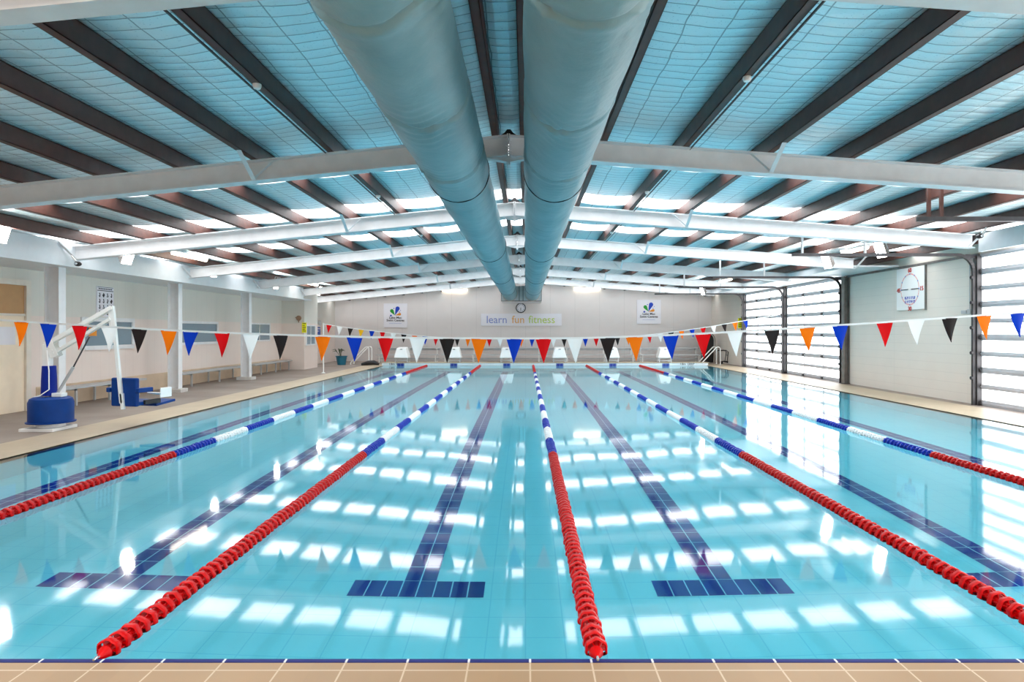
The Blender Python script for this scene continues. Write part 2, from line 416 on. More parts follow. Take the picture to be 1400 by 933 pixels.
m.prism_y([(xl, -.25), (xr, -.25), (xr, zroof(xr) + .05), (AX, zroof(AX) + .05), (xl, zroof(xl) + .05)], YB, YB + .2)
struct(m.build('wall_back', M['wall_back']), 'cream sheeted end wall behind the starting blocks', 'wall')
m = MB(); m.prism_y([(xl, -.25), (xr, -.25), (xr, zroof(xr) + .05), (AX, zroof(AX) + .05), (xl, zroof(xl) + .05)], YF - .2, YF)
struct(m.build('wall_front', M['wall_back']), 'cream end wall behind the camera', 'wall')
# left soffit and fascia
m = MB(); m.box(-8.14, -8.08, YF, 24.0, 2.63, 3.06); m.box(XL, -8.14, YF, 25.1, 2.63, 2.68)
struct(m.build('trim_left', M['fascia']), 'white fascia and soffit above the left columns', 'fascia')
m = MB(); m.box(8.10, 8.16, YF, 11.8, 2.90, 3.22)
struct(m.build('trim_right', M['fascia']), 'white fascia above the nearest sectional door', 'fascia')
m = MB(); m.box(7.9, XR, 16.0, 28.0, 3.04, 3.08); m.box(7.86, 7.9, 16.0, 28.0, 3.04, 3.2)
struct(m.build('trim_doors', M['fascia']), 'white bulkhead above the two far sectional doors', 'fascia')
m = MB(); m.box(XR - .035, XR, 13.15, 18.55, 2.985, 3.035)
struct(m.build('trim_joint', M['grey_steel']), 'thin grey flashing along the blockwork top', 'trim')
m = MB(); m.box(XL, XL + .02, 12.5, 25.1, DZ, .42)
struct(m.build('baseboard_left', simple('tan_tile_skirting', rgb(214, 190, 162), .5, var=.05, scale=3)), 'tan skirting along the left wall under the benches', 'baseboard')

# ------------------------------------------------------------------ ceiling: foil between the skylights, sagging between purlins
m = MB(); edges = sorted([YF] + [y for s_ in SKY_Y for y in s_] + [YB])
xsec = []
xs = [xl] + PUR + [xr]
for a, b in zip(xs, xs[1:]):
    for k in range(6):
        u = k / 6; x = a + (b - a) * u
        xsec.append((x, zroof(x) - .035 * math.sin(PI * u)))
xsec.append((xr, zroof(xr)))
for i in range(0, len(edges), 2):
    a, b = edges[i], edges[i + 1]
    for (x0, z0), (x1, z1) in zip(xsec, xsec[1:]):
        m.poly([(x0, a, z0), (x0, b, z0), (x1, b, z1), (x1, a, z1)])
o = m.build('ceiling', M['foil'], recalc=False, smooth=False)
struct(o, 'blue foil roof insulation held by wire mesh', 'ceiling')
o.data.polygons.foreach_set('use_smooth', [True] * len(o.data.polygons))
n = 0
for a, b in SKY_Y:  # seen rows plus the unseen ones added for light
    for x0, x1, side in ((xl, AX, 'left'), (AX, xr, 'right')):
        n += 1; m = MB(); m.poly([(x0, a, zroof(x0)), (x0, b, zroof(x0)), (x1, b, zroof(x1)), (x1, a, zroof(x1))])
        struct(m.build('window_%d' % n, M['skylight'], recalc=False), 'translucent daylit roof sheet on the %s slope' % side, 'skylight')
m = MB(); m.prism_y([(xl, zroof(xl) + .1), (AX, zroof(AX) + .1), (xr, zroof(xr) + .1), (xr, zroof(xr) + .15), (AX, zroof(AX) + .15), (xl, zroof(xl) + .15)], YF - .2, YB + .2)

# purlins: lipped C sections
ordn = ['first', 'second', 'third', 'fourth', 'fifth', 'sixth', 'seventh', 'eighth', 'ninth', 'tenth']
for i, x in enumerate(PUR):
    zb = ztop(x) + .002; s_ = 1 if x < AX else -1; w = .075; h = RO - .012; tk = .006
    m = MB()
    # web on the side facing the ridge, lips turned away
    X0 = x + s_ * w / 2
    for a in (0,):
        m.box(min(X0, X0 - s_ * tk), max(X0, X0 - s_ * tk), YF, YB, zb, zb + h)
        m.box(min(X0, X0 - s_ * w), max(X0, X0 - s_ * w), YF, YB, zb, zb + tk)
        m.box(min(X0, X0 - s_ * w), max(X0, X0 - s_ * w), YF, YB, zb + h - tk, zb + h)
        m.box(min(X0 - s_ * (w - tk), X0 - s_ * w), max(X0 - s_ * (w - tk), X0 - s_ * w), YF, YB, zb, zb + .025)
    if x < AX: lab = 'brown steel purlin running lengthwise, %s to the left of the ridge' % ordn[9 - i]
    else: lab = 'brown steel purlin running lengthwise, %s to the right of the ridge' % ordn[i - 10]
    t_ = thing('roof_purlin', lab, 'purlin', (x, YF, zb), 'brown steel roof purlins')
    sec = m.build('section', M['purlin'], t_)
    if i in (7, 12):      # the two purlins carrying a conduit with round sensors
        c_ = MB(); c_.tube([(x - s_ * .06, y, zb - .012) for y in (2.0, 9.0, 16.0, 24.0)], .010, 6)
        c_.build('conduit', M['dark_steel'], sec)
        for y in (5.6, 10.2, 14.4):
            b_ = MB(); b_.lathe([(.0, -.03), (.028, -.026), (.036, -.008), (.036, .012)], (x, y, zb - .012), 14)
            b_.build('sensor_cap', M['white_plastic'], sec, smooth=True)

# portal frames
def ibeam(m, xa, xb, y, depth, fw=.17, tf=.014, tw=.012, gap=0.0):
    za, zb_ = ztop(xa), ztop(xb)
    def sl(o0, o1, w):
        m.prism_y([(xa, za - o0), (xb, zb_ - o0), (xb, zb_ - o1), (xa, za - o1)], y - w / 2, y + w / 2)
    sl(0, tf, fw); sl(tf, depth - tf, tw); sl(depth - tf, depth, fw)
fr_lab = ['partly out of view above the camera', 'nearest one seen whole, first across the pool', 'second across the pool, brightly lit by skylights', 'third across the pool', 'fourth across the pool', 'fifth across the pool', 'last one before the end wall']
for i, y in enumerate(FY):
    t_ = thing('portal_frame', 'white steel portal frame, ' + fr_lab[i], 'roof frame', (AX, y, AZ - .3), 'white steel portal frames')
    D = .245
    for a, b in ((-8.1 if i < 6 else -9.2, AX - .012), (AX + .012, 8.02 if i != 3 else 7.9)):
        m = MB(); ibeam(m, a, b, y, D); m.build('rafter', M['white_steel'], t_)
        # stiffener plates and fly braces
        q = -3.18 if a < -1 else 2.87
        br = MB()
        for sg in (-1, 1):
            br.bar((q, y + sg * .085, ztop(q) - D + .012), (q, y + sg * .50, ztop(q) + .01), .006, .05, (1, 0, 0))
        br.bar((q, y - .092, ztop(q) - D + .02), (q + .24 * (1 if q < 0 else -1), y - .092, ztop(q) - .01), .006, .05, (0, 1, 0))
        br.build('fly_brace', M['white_steel'], t_)
    m = MB()
    for sg in (-1, 1): m.box(AX + sg * .012 - .008, AX + sg * .012 + .008, y - .085, y + .085, AZ - D - .11, AZ + .01)
    for sg in (-1, 1):
        m.prism_y([(AX, AZ - D - .07), (AX + sg * .26, ztop(AX + sg * .26) - D), (AX, AZ - D)], y - .05, y + .05)
    m.build('apex_plate', M['white_steel'], t_)
    for sg in (-1, 1):
        for k in range(4):
            m = MB(); m.lathe([(.012, AX - .035), (.012, AX + .035)], (0, y + sg * .05, AZ - .07 - .06 * k), 6, axis='x'); m.build('bolt', M['white_steel'], t_)
    m = MB(); m.prism_y([(AX - .13, AZ + .005), (AX + .13, AZ + .005), (AX + .05, AZ + .06), (AX + .02, AZ + .10), (AX - .02, AZ + .10), (AX - .05, AZ + .06)], y + .05, y + .09)
    m.build('ridge_dark_piece', M['black'], t_)  # black piece standing in for the dark gap above the apex
    if i < 5:
        m = MB(); xf = -8.32
        m.box(xf - .014, xf, y - .09, y + .09, .10, 2.64); m.box(xf - .26, xf - .246, y - .09, y + .09, .10, 2.64); m.box(xf - .25, xf - .01, y - .006, y + .006, .10, 2.64)
        m.build('column', M['white_steel'], t_)
        m = MB(); m.box(xf - .36, xf + .10, y - .17, y + .17, DZ - .01, .10); m.build('plinth', M['concrete_plinth'], t_, bevel=.012)
    if 2 <= i <= 5:
        m = MB(); m.tube([(-6.2, y + .08, ztop(-6.2) - .06), (-7.1, y + .5, 3.03), (-7.45, y + .6, 3.0)], .014, 8); m.build('lamp_arm', M['alu'], t_)
    # knee brace to the fascia
    m = MB()
    if i < 6: m.bar((-8.0, y - .12, ztop(-8.0) - D + .01), (-8.08, y - .45, ztop(-8) + .02), .05, .012)
    m.bar((7.9, y - .1, ztop(7.9) - D + .01), (8.0, y - .4, ztop(8) + .02), .05, .012)
    m.build('knee_brace', M['white_steel'], t_)

# ------------------------------------------------------------------ ventilation ducts
DR = .315
def duct(xc, zc, side, ph):
    t_ = thing('air_duct', 'long grey fabric air duct hanging along the ridge, the %s of the pair' % side, 'duct', (xc, 0, zc), 'fabric air ducts')
    rnd = random.Random(ph); y0, y1 = -3.5, 29.5; N = 72
    hoops = [1.45 + 1.5 * k for k in range(-3, 20)]
    ysamp = []
    y = y0
    while y < y1: ysamp.append(y); y += .05 if y < 2 else (.016 if y < 7 else .06)
    ysamp.append(y1)
    tilt = {h: (rnd.uniform(-.12, .12), rnd.uniform(0, 2 * PI), rnd.uniform(.6, 1.0) * (2.0 if h < 6.2 else 1.1)) for h in hoops}
    m = MB(); vs = []; fs = []
    for y in ysamp:
        hn = [h for h in hoops if abs(h - y) < .7]
        for k in range(N):
            a = 2 * PI * k / N; r = DR
            for h in hn:
                tl, pa, am = tilt[h]
                amp = am * (1.0 if h < 7 else .45)
                hh = h + tl * math.cos(a - pa) * (1 if h < 7 else .3)
                d = y - hh
                if abs(d) < .5:
                    wob = .5 + .5 * math.sin(3 * a + pa * 3)
                    r -= amp * (.010 + .014 * wob) * math.exp(-(d / .020) ** 2)
                    r += amp * .006 * math.exp(-((d - .06) / .04) ** 2)
                    # drag folds radiating from the hoop
                    r += amp * .0075 * wob * math.exp(-abs(d) / .24) * math.sin(d * 52 + 7 * math.sin(2 * a + pa) + 2 * math.sin(5 * a))
            ph_ = (y * .667) % 1.0
            r += .003 * math.sin(9 * a + 2.5 * y) * math.sin(1.7 * y + 3 * a) * (1 if y < 9 else .5)
            r += .004 * math.sin(2 * PI * (y - 1.45) / 1.5 - PI / 2)
            vs.append((xc + r * math.cos(a), y, zc + r * math.sin(a)))
    for i in range(len(ysamp) - 1):
        for k in range(N): fs.append((i * N + k, (i + 1) * N + k, (i + 1) * N + (k + 1) % N, i * N + (k + 1) % N))
    m.add(vs, fs); o = m.build('fabric_sleeve', M['duct'], t_, recalc=False)
    o.data.polygons.foreach_set('use_smooth', [True] * len(o.data.polygons))
    for y in (6.85, 12.8, 18.8, 24.8):
        m = MB(); m.lathe([(DR + .006 + .006 * math.cos(q), .009 * math.sin(q)) for q in [k * PI / 4 for k in range(8)]], (xc, y, zc), 48, axis='y', close=True)
        m.build('zip_seam', M['black'], t_, smooth=True)
    m = MB(); m.lathe([(DR + .012, 0), (DR + .02, .02), (DR + .02, .2), (DR + .012, .22)], (xc, 29.3, zc), 40, axis='y')
    o = m.build('end_collar', simple('tan_collar_%s' % side, rgb(206, 184, 166), .5, var=.05), t_, smooth=True); o['label'] = 'tan collar ring at the far end of the duct'
DZC = CAMZ + 1.655
duct(-.70, DZC, 'left', 3); duct(.303, DZC, 'right', 8)
t_ = thing('duct_plenum', 'grey sheet metal plenum box joining both ducts to the end wall', 'duct box', (-.19, 29.55, 2.82))
m = MB(); m.box(-1.09, .71, 29.56, YB - .012, 2.82, 3.50); m.build('box', M['white_steel'], t_, bevel=.01)
m = MB()
for a in ((-1.10, .72, 29.53, 29.56, 2.81, 2.835), (-1.10, -1.08, 29.53, 29.56, 2.82, 3.5), (.70, .72, 29.53, 29.56, 2.82, 3.5), (-.30, -.27, 29.53, 29.56, 2.82, 3.5), (-.13, -.10, 29.53, 29.56, 2.82, 3.5)): m.box(*a)
m.build('flange_edge', M['grey_steel'], t_)

# ------------------------------------------------------------------ sectional doors on the right
dn = 0
dlab = ['nearest translucent sectional door, cut by the right edge of view', 'translucent sectional door between the blockwork and the furthest door', 'furthest translucent sectional door', 'added glowing sectional door, unseen to the right, for extra light', 'added glowing sectional door, unseen beside the camera, for extra light']
for (a, b), lab in zip(DRS, dlab):
    dn += 1
    m = MB(); m.poly([(XR + .03, a, DZ), (XR + .03, b, DZ), (XR + .03, b, 3.02), (XR + .03, a, 3.02)])
    dr = m.build('door_%d' % dn, M['doorpane'], recalc=False); struct(dr, lab, 'door')
    for k in range(10):
        zz = .06 + .325 * k; hh = .06 if k % 2 == 0 else .045
        m = MB(); m.box(XR - .03, XR + .02, a + .02, b - .02, zz - hh, min(zz + hh, 3.02)); m.box(XR - .045, XR - .03, a + .02, b - .02, zz - .012, zz + .012)
        o = m.build('rail', M['rail_grey'], dr); o['kind'] = 'structure'; o['label'] = 'grey horizontal aluminium rail'
    ns = 3
    for k in range(0, ns + 1):
        y = a + .03 + (b - a - .06) * k / ns
        m = MB(); m.box(XR - .02, XR + .015, y - .018, y + .018, DZ, 3.02)
        o = m.build('stile', M['alu'], dr); o['kind'] = 'structure'
        for q in range(0, 10, 2):
            zz = .06 + .325 * q
            h_ = MB(); h_.box(XR - .075, XR - .04, y - .035, y + .035, zz - .035, zz + .035); h_.lathe([(.014, y - .06), (.014, y + .06)], (XR - .07, 0, zz), 8, axis='y')
            o = h_.build('hinge', M['dark_steel'], dr); o['kind'] = 'structure'; o['label'] = 'dark steel hinge'
def track(y, lab, thick, xin=5.3, hang=(5.5, 6.75)):
    t_ = thing('door_track', lab, 'door track', (XR - .12, y, DZ), 'dark steel overhead door tracks')
    X = XR - .14; Z = 3.0; r = .34
    pts = [(X, DZ), (X, Z - r)] + [(X - r + r * math.cos(q), Z - r + r * math.sin(q)) for q in [PI / 2 * k / 8 for k in range(1, 9)]] + [(xin, Z)]
    m = MB()
    for (x0, z0), (x1, z1) in zip(pts, pts[1:]):
        dx, dz = x1 - x0, z1 - z0; L = math.hypot(dx, dz); nx, nz_ = -dz / L * .03, dx / L * .03; ex, ez = dx / L * .004, dz / L * .004
        m.prism_y([(x0 - nx - ex, z0 - nz_ - ez), (x1 - nx + ex, z1 - nz_ + ez), (x1 + nx + ex, z1 + nz_ + ez), (x0 + nx - ex, z0 + nz_ - ez)], y - .028, y + .028)
    m.build('rail', M['dark_steel'], t_)
    m = MB(); m.box(XR - .11, XR - .02, y - thick / 2, y + thick / 2, DZ, 2.98); m.box(XR - .30, XR - .02, y - .012, y + .012, 2.93, 3.01)
    m.build('angle_post', M['dark_steel'], t_)
    for x in hang:
        h_ = MB(); h_.box(x - .02, x + .02, y - .02, y + .02, Z + .02, zroof(x) - .03); h_.build('hanger', M['alu'] if y > 12 else M['purlin'], t_)
    m = MB()
    for k in range(5):
        zz = .55 + .5 * k
        m.lathe([(.035, XR - .20), (.035, XR - .17)], (0, y, zz), 10, axis='x'); m.box(XR - .2, XR - .02, y - .012, y + .012, zz - .012, zz + .012)
    m.build('roller_bracket', M['dark_steel'], t_)
track(8.92, 'dark steel door track overhead at the near side of the nearest door', .1, hang=(5.45, 5.62))
track(13.12, 'dark steel door track curving over the lifesaving clock wall', .12)
track(18.66, 'dark steel door track at the column right of the middle door', .08)
track(22.88, 'dark steel door track between the two far doors', .12)
track(27.08, 'furthest dark steel door track, left of the far door', .10)
t_ = thing('door_column', 'grey steel column between the blockwork wall and the middle door', 'column', (XR - .1, 18.5, DZ))
m = MB(); m.box(XR - .16, XR - .145, 18.40, 18.58, DZ, 3.0); m.box(XR - .03, XR - .015, 18.40, 18.58, DZ, 3.0); m.box(XR - .15, XR - .02, 18.482, 18.498, DZ, 3.0)
m.build('section', M['grey_steel'], t_)
m = MB(); m.box(XR - .19, XR - .01, 18.38, 18.60, DZ, DZ + .015); m.build('base_plate', M['dark_steel'], t_)

# ------------------------------------------------------------------ lamps
def flood(loc, aim, lab):
    t_ = thing('floodlight', lab, 'floodlight', loc, 'floodlights along the eaves'); L = Vector(loc)
    d = (Vector(aim) - L).normalized(); R = d.to_track_quat('Y', 'Z').to_matrix()
    def tr(poly): return [L + R @ Vector(p) for p in poly]
    m = MB(); w, h = .14, .165
    vs = tr([(-w, 0, -h), (w, 0, -h), (w, 0, h), (-w, 0, h), (-w * .6, -.13, -h * .6), (w * .6, -.13, -h * .6), (w * .6, -.13, h * .6), (-w * .6, -.13, h * .6)])
    m.add(vs, [(0, 1, 5, 4), (1, 2, 6, 5), (2, 3, 7, 6), (3, 0, 4, 7), (4, 5, 6, 7)])
    for f0 in range(4):
        pass
    hou = m.build('housing', M['grey_steel'], t_)
    m = MB(); w, h = .13, .155; m.poly(tr([(-w, .004, -h), (w, .004, -h), (w, .004, h), (-w, .004, h)])); o = m.build('lens', M['flood'], hou, recalc=False); o['label'] = 'glowing white lens'
    m = MB(); m.bar(L + R @ Vector((-.16, -.05, 0)), L + R @ Vector((-.16, -.05, .20)), .03, .008); m.bar(L + R @ Vector((.16, -.05, 0)), L + R @ Vector((.16, -.05, .20)), .03, .008)
    top = L + R @ Vector((0, -.05, .20)); m.bar(L + R @ Vector((-.16, -.05, .20)), L + R @ Vector((.16, -.05, .20)), .03, .008)
    if top.x < 0:
        m.tube([top, (top.x, top.y, ztop(top.x) + .02)], .012, 8); 
        m.tube([(top.x - .06, top.y, top.z - .12), (top.x - .06, top.y, top.z + .08)], .016, 8)
    else: m.tube([top, (6.8, top.y, ztop(6.8) + .004)], .014, 8)
    m.build('bracket', M['alu'], t_)
for px, py, d, lab in ((2, 315, 9.9, 'lit floodlight at the left edge of view, nearest on the left eaves'), (176, 348, 12.5, 'lit floodlight on the left eaves above the pool hoist'),
                   (294, 369, 16.5, 'lit floodlight on the left eaves, third from the camera'), (379, 387, 20.4, 'lit floodlight on the left eaves, fourth from the camera'),
                   (437, 397, 24.6, 'furthest lit floodlight on the left eaves')):
    p = at(px, py, d); p.z -= .03; flood(p, (p.x + 3.0, p.y - .3, p.z - 1.1), lab)
for px, py, d, lab in ((1130, 358, 15.3, 'lit floodlight on the right eaves hanging below the door track'), (1203, 342, 13.4, 'lit floodlight on the right eaves beside the lifesaving clock'),
                   (960, 398, 26.0, 'furthest lit floodlight on the right eaves')):
    p = at(px, py, d); flood(p, (p.x - 3.0, p.y - .5, p.z - 1.1), lab)
def batten(a, b, lab, mount):
    a = Vector(a); b = Vector(b); t_ = thing('tube_light', lab, 'tube light', (a + b) / 2, 'fluorescent tube lights')
    m = MB(); m.bar(a + Vector(mount), b + Vector(mount), .11, .04); m.build('tray', M['white_plastic'], t_)
    m = MB(); d = (b - a) * .48; c = (a + b) / 2; m.tube([c - d, c + d], .045, 12); o = m.build('diffuser', M['tube'], t_, smooth=True); o['label'] = 'glowing warm white diffuser'
batten((-7.45, 13.9, 3.14), (-7.45, 15.4, 3.14), 'glowing tube light under the left eaves, near the second floodlight', (0, 0, .05))
batten((-7.45, 22.2, 3.12), (-7.45, 23.6, 3.12), 'glowing tube light under the left eaves, furthest from the camera', (0, 0, .05))
batten((7.15, 13.8, 3.24), (7.15, 14.9, 3.24), 'glowing tube light under the right eaves, between two floodlights', (0, 0, .05))
batten((6.95, 22.3, 3.24), (6.95, 23.6, 3.24), 'glowing tube light under the right eaves, furthest from the camera', (0, 0, .05))
batten((-4.1, YB - .09, 3.46), (-2.8, YB - .09, 3.46), 'glowing tube light on the end wall, left of the ducts', (0, .06, 0))
batten((2.32, YB - .09, 3.53), (3.66, YB - .09, 3.53), 'glowing tube light on the end wall, right of the ducts', (0, .06, 0))

# ------------------------------------------------------------------ lane ropes
def float_bm(seg=20, n_lobe=6, detail=True):
    m = MB(); L = .066; R = .053
    def rim(a): return R * (1 + .05 * math.cos(n_lobe * a))
    if detail:
        n = 30
        prof = [(-L / 2, .86), (-L / 2 + .005, 1.0), (-L / 2 + .024, 1.03), (-L / 2 + .030, .98), (-L / 2 + .029, .86), (-L / 2 + .008, .80)]
        vs = []; fs = []; q = len(prof)
        for i, (y, k) in enumerate(prof):
            for j in range(n):
                a = 2 * PI * j / n; r = rim(a) * k
                vs.append((r * math.cos(a), y, r * math.sin(a)))
        for i in range(q):
            for j in range(n): fs.append((i * n + j, i * n + (j + 1) % n, ((i + 1) % q) * n + (j + 1) % n, ((i + 1) % q) * n + j))
        m.add(vs, fs)
        m.lathe([(.012, -L / 2), (.020, -L / 2 + .004), (.022, -.004), (.030, .008), (.034, L / 2 - .008), (.030, L / 2), (.012, L / 2)], (0, 0, 0), 14, axis='y')
        for k in range(6):
            a = 2 * PI * (k + .5) / 6; c, s_ = math.cos(a), math.sin(a)
            m.bar((.014 * c, -.004, .014 * s_), (.050 * c, -.004, .050 * s_), .052, .005, (-s_, 0, c))
    else:
        m.lathe([(.016, -L / 2), (.042, -L / 2), (.052, -L / 2 + .010), (.053, -.004), (.048, .014), (.036, L / 2 - .004), (.016, L / 2)], (0, 0, 0), 14, axis='y')
    return m
FM = {c: float_bm().mesh('float', M['float_' + c], smooth=True) for c in ('red', 'blue', 'white')}
FS = float_bm(detail=False)
def rope_col(y):
    if y < 7.8 or y > 22.9: return 'red'
    return 'blue' if int((y - 7.8) / 1.02) % 2 == 0 else 'white'
RZ = .012
rl = ['leftmost red, blue and white lane rope', 'red, blue and white lane rope second from the left', 'middle red, blue and white lane rope', 'red, blue and white lane rope second from the right', 'rightmost red, blue and white lane rope near the doors']
for i in range(5):
    x = .323 + 2.25 * (i - 2)
    t_ = thing('lane_rope', rl[i] + ' floating on the water', 'lane rope', (x, PY0, RZ), 'floating lane ropes')
    m = MB(); m.tube([(x, PY0 + .01, RZ), (x, PY1 - .01, RZ)], .006, 6); m.build('cable', M['chrome'], t_)
    pitch = .0775; n0 = 320
    ys = [PY0 + .10 + pitch * k for k in range(int((PY1 - PY0 - .2) / pitch))]
    ystart = {0: 4.6, 4: 5.3}.get(i, 0)
    idx0 = 0
    while ys[idx0] < ystart: idx0 += 1
    lab_c = {'red': 'red float', 'blue': 'blue float', 'white': 'white float'}
    stuff = MB(); cmap = {'red': 0, 'blue': 1, 'white': 2}
    rn = random.Random(i)
    for k, y in enumerate(ys):
        c = rope_col(y)
        if idx0 <= k < idx0 + 100:
            ob = bpy.data.objects.new('float', FM[c]); COL.objects.link(ob); ob.parent = t_
            ob.location = (rn.uniform(-.003, .003), y - PY0, rn.uniform(-.002, .002)); ob.rotation_euler = (rn.uniform(-.06, .06), rn.uniform(0, 6.28), rn.uniform(-.07, .07))
            ob['label'] = lab_c[c]
        else:
            stuff.cur = cmap[c]; stuff.add([(p[0] + x, p[1] + y, p[2] + RZ) for p in FS.v], FS.f)
    o = stuff.build('float_run', [M['float_red'], M['float_blue'], M['float_white']], t_, smooth=True, recalc=False); o['kind'] = 'stuff'; o['label'] = 'the rest of the rope floats, too many to single out'
    m = MB(); m.lathe([(.006, PY0 + .006), (.022, PY0 + .03), (.034, PY0 + .052), (.02, PY0 + .058)], (x, 0, RZ), 14, axis='y'); o = m.build('end_cone', M['float_red'], t_, smooth=True); o['label'] = 'red end cone'
    m = MB(); m.tube([(x, PY0 + .02, RZ), (x, PY0 - .01, RZ + .012), (x, PY0 - .03, RZ + .008)], .006, 8); m.build('hook', M['chrome'], t_)

# ------------------------------------------------------------------ pennant strings
def interp(pts, x):
    if x <= pts[0][0]: i = 0
    elif x >= pts[-1][0]: i = len(pts) - 2
    else:
        i = max(k for k in range(len(pts) - 1) if pts[k][0] <= x)
    p0 = pts[max(i - 1, 0)]; p1 = pts[i]; p2 = pts[i + 1]; p3 = pts[min(i + 2, len(pts) - 1)]
    h = p2[0] - p1[0]; u = (x - p1[0]) / h
    m1 = (p2[1] - p0[1]) / max(1e-6, p2[0] - p0[0]); m2 = (p3[1] - p1[1]) / max(1e-6, p3[0] - p1[0])
    return (2 * u ** 3 - 3 * u * u + 1) * p1[1] + (u ** 3 - 2 * u * u + u) * h * m1 + (-2 * u ** 3 + 3 * u * u) * p2[1] + (u ** 3 - u * u) * h * m2
PEN = {}
for vi in range(4):
    m = MB(); W, H = .094, .292; rn = random.Random(vi + 5); c1 = rn.uniform(-.035, .035); c2 = rn.uniform(-.02, .02); NX, NZ = 6, 8
    vs = []; fs = []
    for j in range(NZ + 1):
        v = j / NZ; ww = W * (1 - v) + .002
        for k in range(NX + 1):
            u = 2 * k / NX - 1
            vs.append((u * ww + .01 * c2 * v * 10, c1 * (u * u - .5) * (1 - v * .5) + c2 * math.sin(PI * v), -v * H))
    for j in range(NZ):
        for k in range(NX):
            a = j * (NX + 1) + k; b = a + NX + 1
            fs.append((a, a + 1, b + 1, b))
    m.add(vs, fs); PEN[vi] = m
PM = {}
def pen_mesh(c, vi):
    if (c, vi) not in PM: PM[(c, vi)] = PEN[vi].mesh('pennant', M['flag_' + c], smooth=True, recalc=True)
    return PM[(c, vi)]
def bunting(lab, d, prof, xs_cols, ends):
    t_ = thing('pennant_string', lab, 'pennant string', (0, d, 1.3), 'backstroke pennant strings')
    xs_ = [ends[0] + (ends[1] - ends[0]) * k / 90 for k in range(91)]
    m = MB()
    for a, b in zip(xs_, xs_[1:]):
        za, zb_ = interp(prof, a), interp(prof, b)
        m.prism_y([(a, za - .012), (b, zb_ - .012), (b, zb_ + .012), (a, za + .012)], d - .002, d + .002)
    m.build('header_tape', M['white_plastic'], t_)
    rn = random.Random(int(d))
    for x, c in xs_cols:
        ob = bpy.data.objects.new('pennant', pen_mesh(c, rn.randrange(4))); COL.objects.link(ob); ob.parent = t_
        sl = (interp(prof, x + .05) - interp(prof, x - .05)) / .1
        ob.location = Vector((x, d, interp(prof, x) - .008)) - t_.location
        ob.rotation_euler = (rn.uniform(-.05, .05), -math.atan(sl) * .8 + rn.uniform(-.03, .03), rn.uniform(-.12, .12)); ob['label'] = c.replace('amber', 'amber yellow') + ' pennant'
    return t_
near = [(-8.3, 1.77), (-6.37, 1.62), (-4.07, 1.485), (-2.0, 1.415), (-.3, 1.398), (.8, 1.405), (2.40, 1.470), (5.46, 1.672), (9.05, 1.94)]
cols = ['orange', 'blue', 'red', 'white', 'black']
pxs = [28, 66, 108, 150, 190, 231, 261, 304, 343, 383, 441, 485, 527, 571, 611, 655, 703, 743, 786, 831, 869, 917, 961, 1005, 1055, 1104, 1149, 1209, 1252, 1299, 1346, 1392]
xc = [((p - CX) * 8.0 / F, cols[i % 5]) for i, p in enumerate(pxs)]
xc += [((-12 - CX) * 8 / F, 'black'), ((-53 - CX) * 8 / F, 'white'), ((-95 - CX) * 8 / F, 'red'), ((1436 - CX) * 8 / F, 'red'), ((1480 - CX) * 8 / F, 'white'), ((1525 - CX) * 8 / F, 'black')]
ns_ = bunting('near string of coloured triangular pennants crossing the pool in front', 8.0, near, xc, (-8.31, 9.04))
far = [(-7.05, 1.73), (-6.08, 1.58), (-4.32, 1.375), (-3.02, 1.265), (-1.5, 1.228), (0, 1.222), (1.6, 1.228), (3.35, 1.28), (4.63, 1.385), (5.82, 1.543), (6.56, 1.656), (7.66, 1.847), (9.04, 2.08)]
far[0] = (-7.02, 1.725)
fc = ['red', 'white', 'black', 'orange', 'blue']
xc = []
for k in range(40):
    c = fc[k % 5]
    if k == 3: c = 'amber'
    xc.append(((450 + 14.6 * k - CX) * 23.0 / F, c))
bunting('far string of small triangular pennants sagging before the starting blocks', 23.0, far, xc, (-7.02, 9.04))
t_ = thing('pennant_post', 'slim white post holding the far pennant string on the left', 'post', (-7.05, 23.0, DZ))
m = MB(); m.tube([(-7.05, 23.0, DZ), (-7.05, 23.0, 1.76)], .022, 10); m.build('post', M['white_paint'], t_, smooth=True)
m = MB(); m.lathe([(.07, DZ), (.07, DZ + .012), (.03, DZ + .03)], (-7.05, 23.0, 0), 16); m.build('base', M['white_paint'], t_)
# ------------------------------------------------------------------ pool hoist
hx, hy = -7.12, 9.9
t_ = thing('pool_hoist', 'white pool access hoist with blue drum base and slung seat', 'pool hoist', (hx, hy, DZ))
m = MB(); m.box(hx - .28, hx + .22, hy - .28, hy + .26, DZ - .005, DZ + .045); m.lathe([(.19, .05), (.17, .13)], (hx, hy, 0), 24); m.build('base_plate', M['white_paint'], t_, bevel=.008)
m = MB(); m.lathe([(.315, .118), (.32, .135), (.29, .14), (.29, .42), (.27, .475), (.22, .50), (.0, .505)], (hx, hy, 0), 40); o = m.build('drum', M['blue_plastic'], t_, smooth=True); o['label'] = 'navy blue plastic drum'
mx_ = hx - .05
m = MB(); m.box(mx_ - .05, mx_ + .05, hy - .05, hy + .05, .5, 1.29); m.box(mx_ + .10, mx_ + .25, hy - .07, hy + .07, .5, .56); mast = m.build('mast', M['white_paint'], t_, bevel=.01)
m = MB(); m.lathe([(.105, .52), (.10, .75), (.09, .96), (.085, .965)], (mx_ + .02, hy, 0), 20); o = m.build('mast_cover', M['blue_fabric'], mast, smooth=True); o['label'] = 'blue vinyl sleeve'
TX, TZ = -6.20, 1.84
m = MB()
for sg in (-1, 1):
    m.bar((mx_ + .02, hy + sg * .035, 1.30), (TX, hy + sg * .035, TZ), .012, .06)
m.bar((mx_ + .02, hy, 1.30), (TX, hy, TZ), .06, .02); m.build('upper_arm', M['white_paint'], t_)
m = MB()
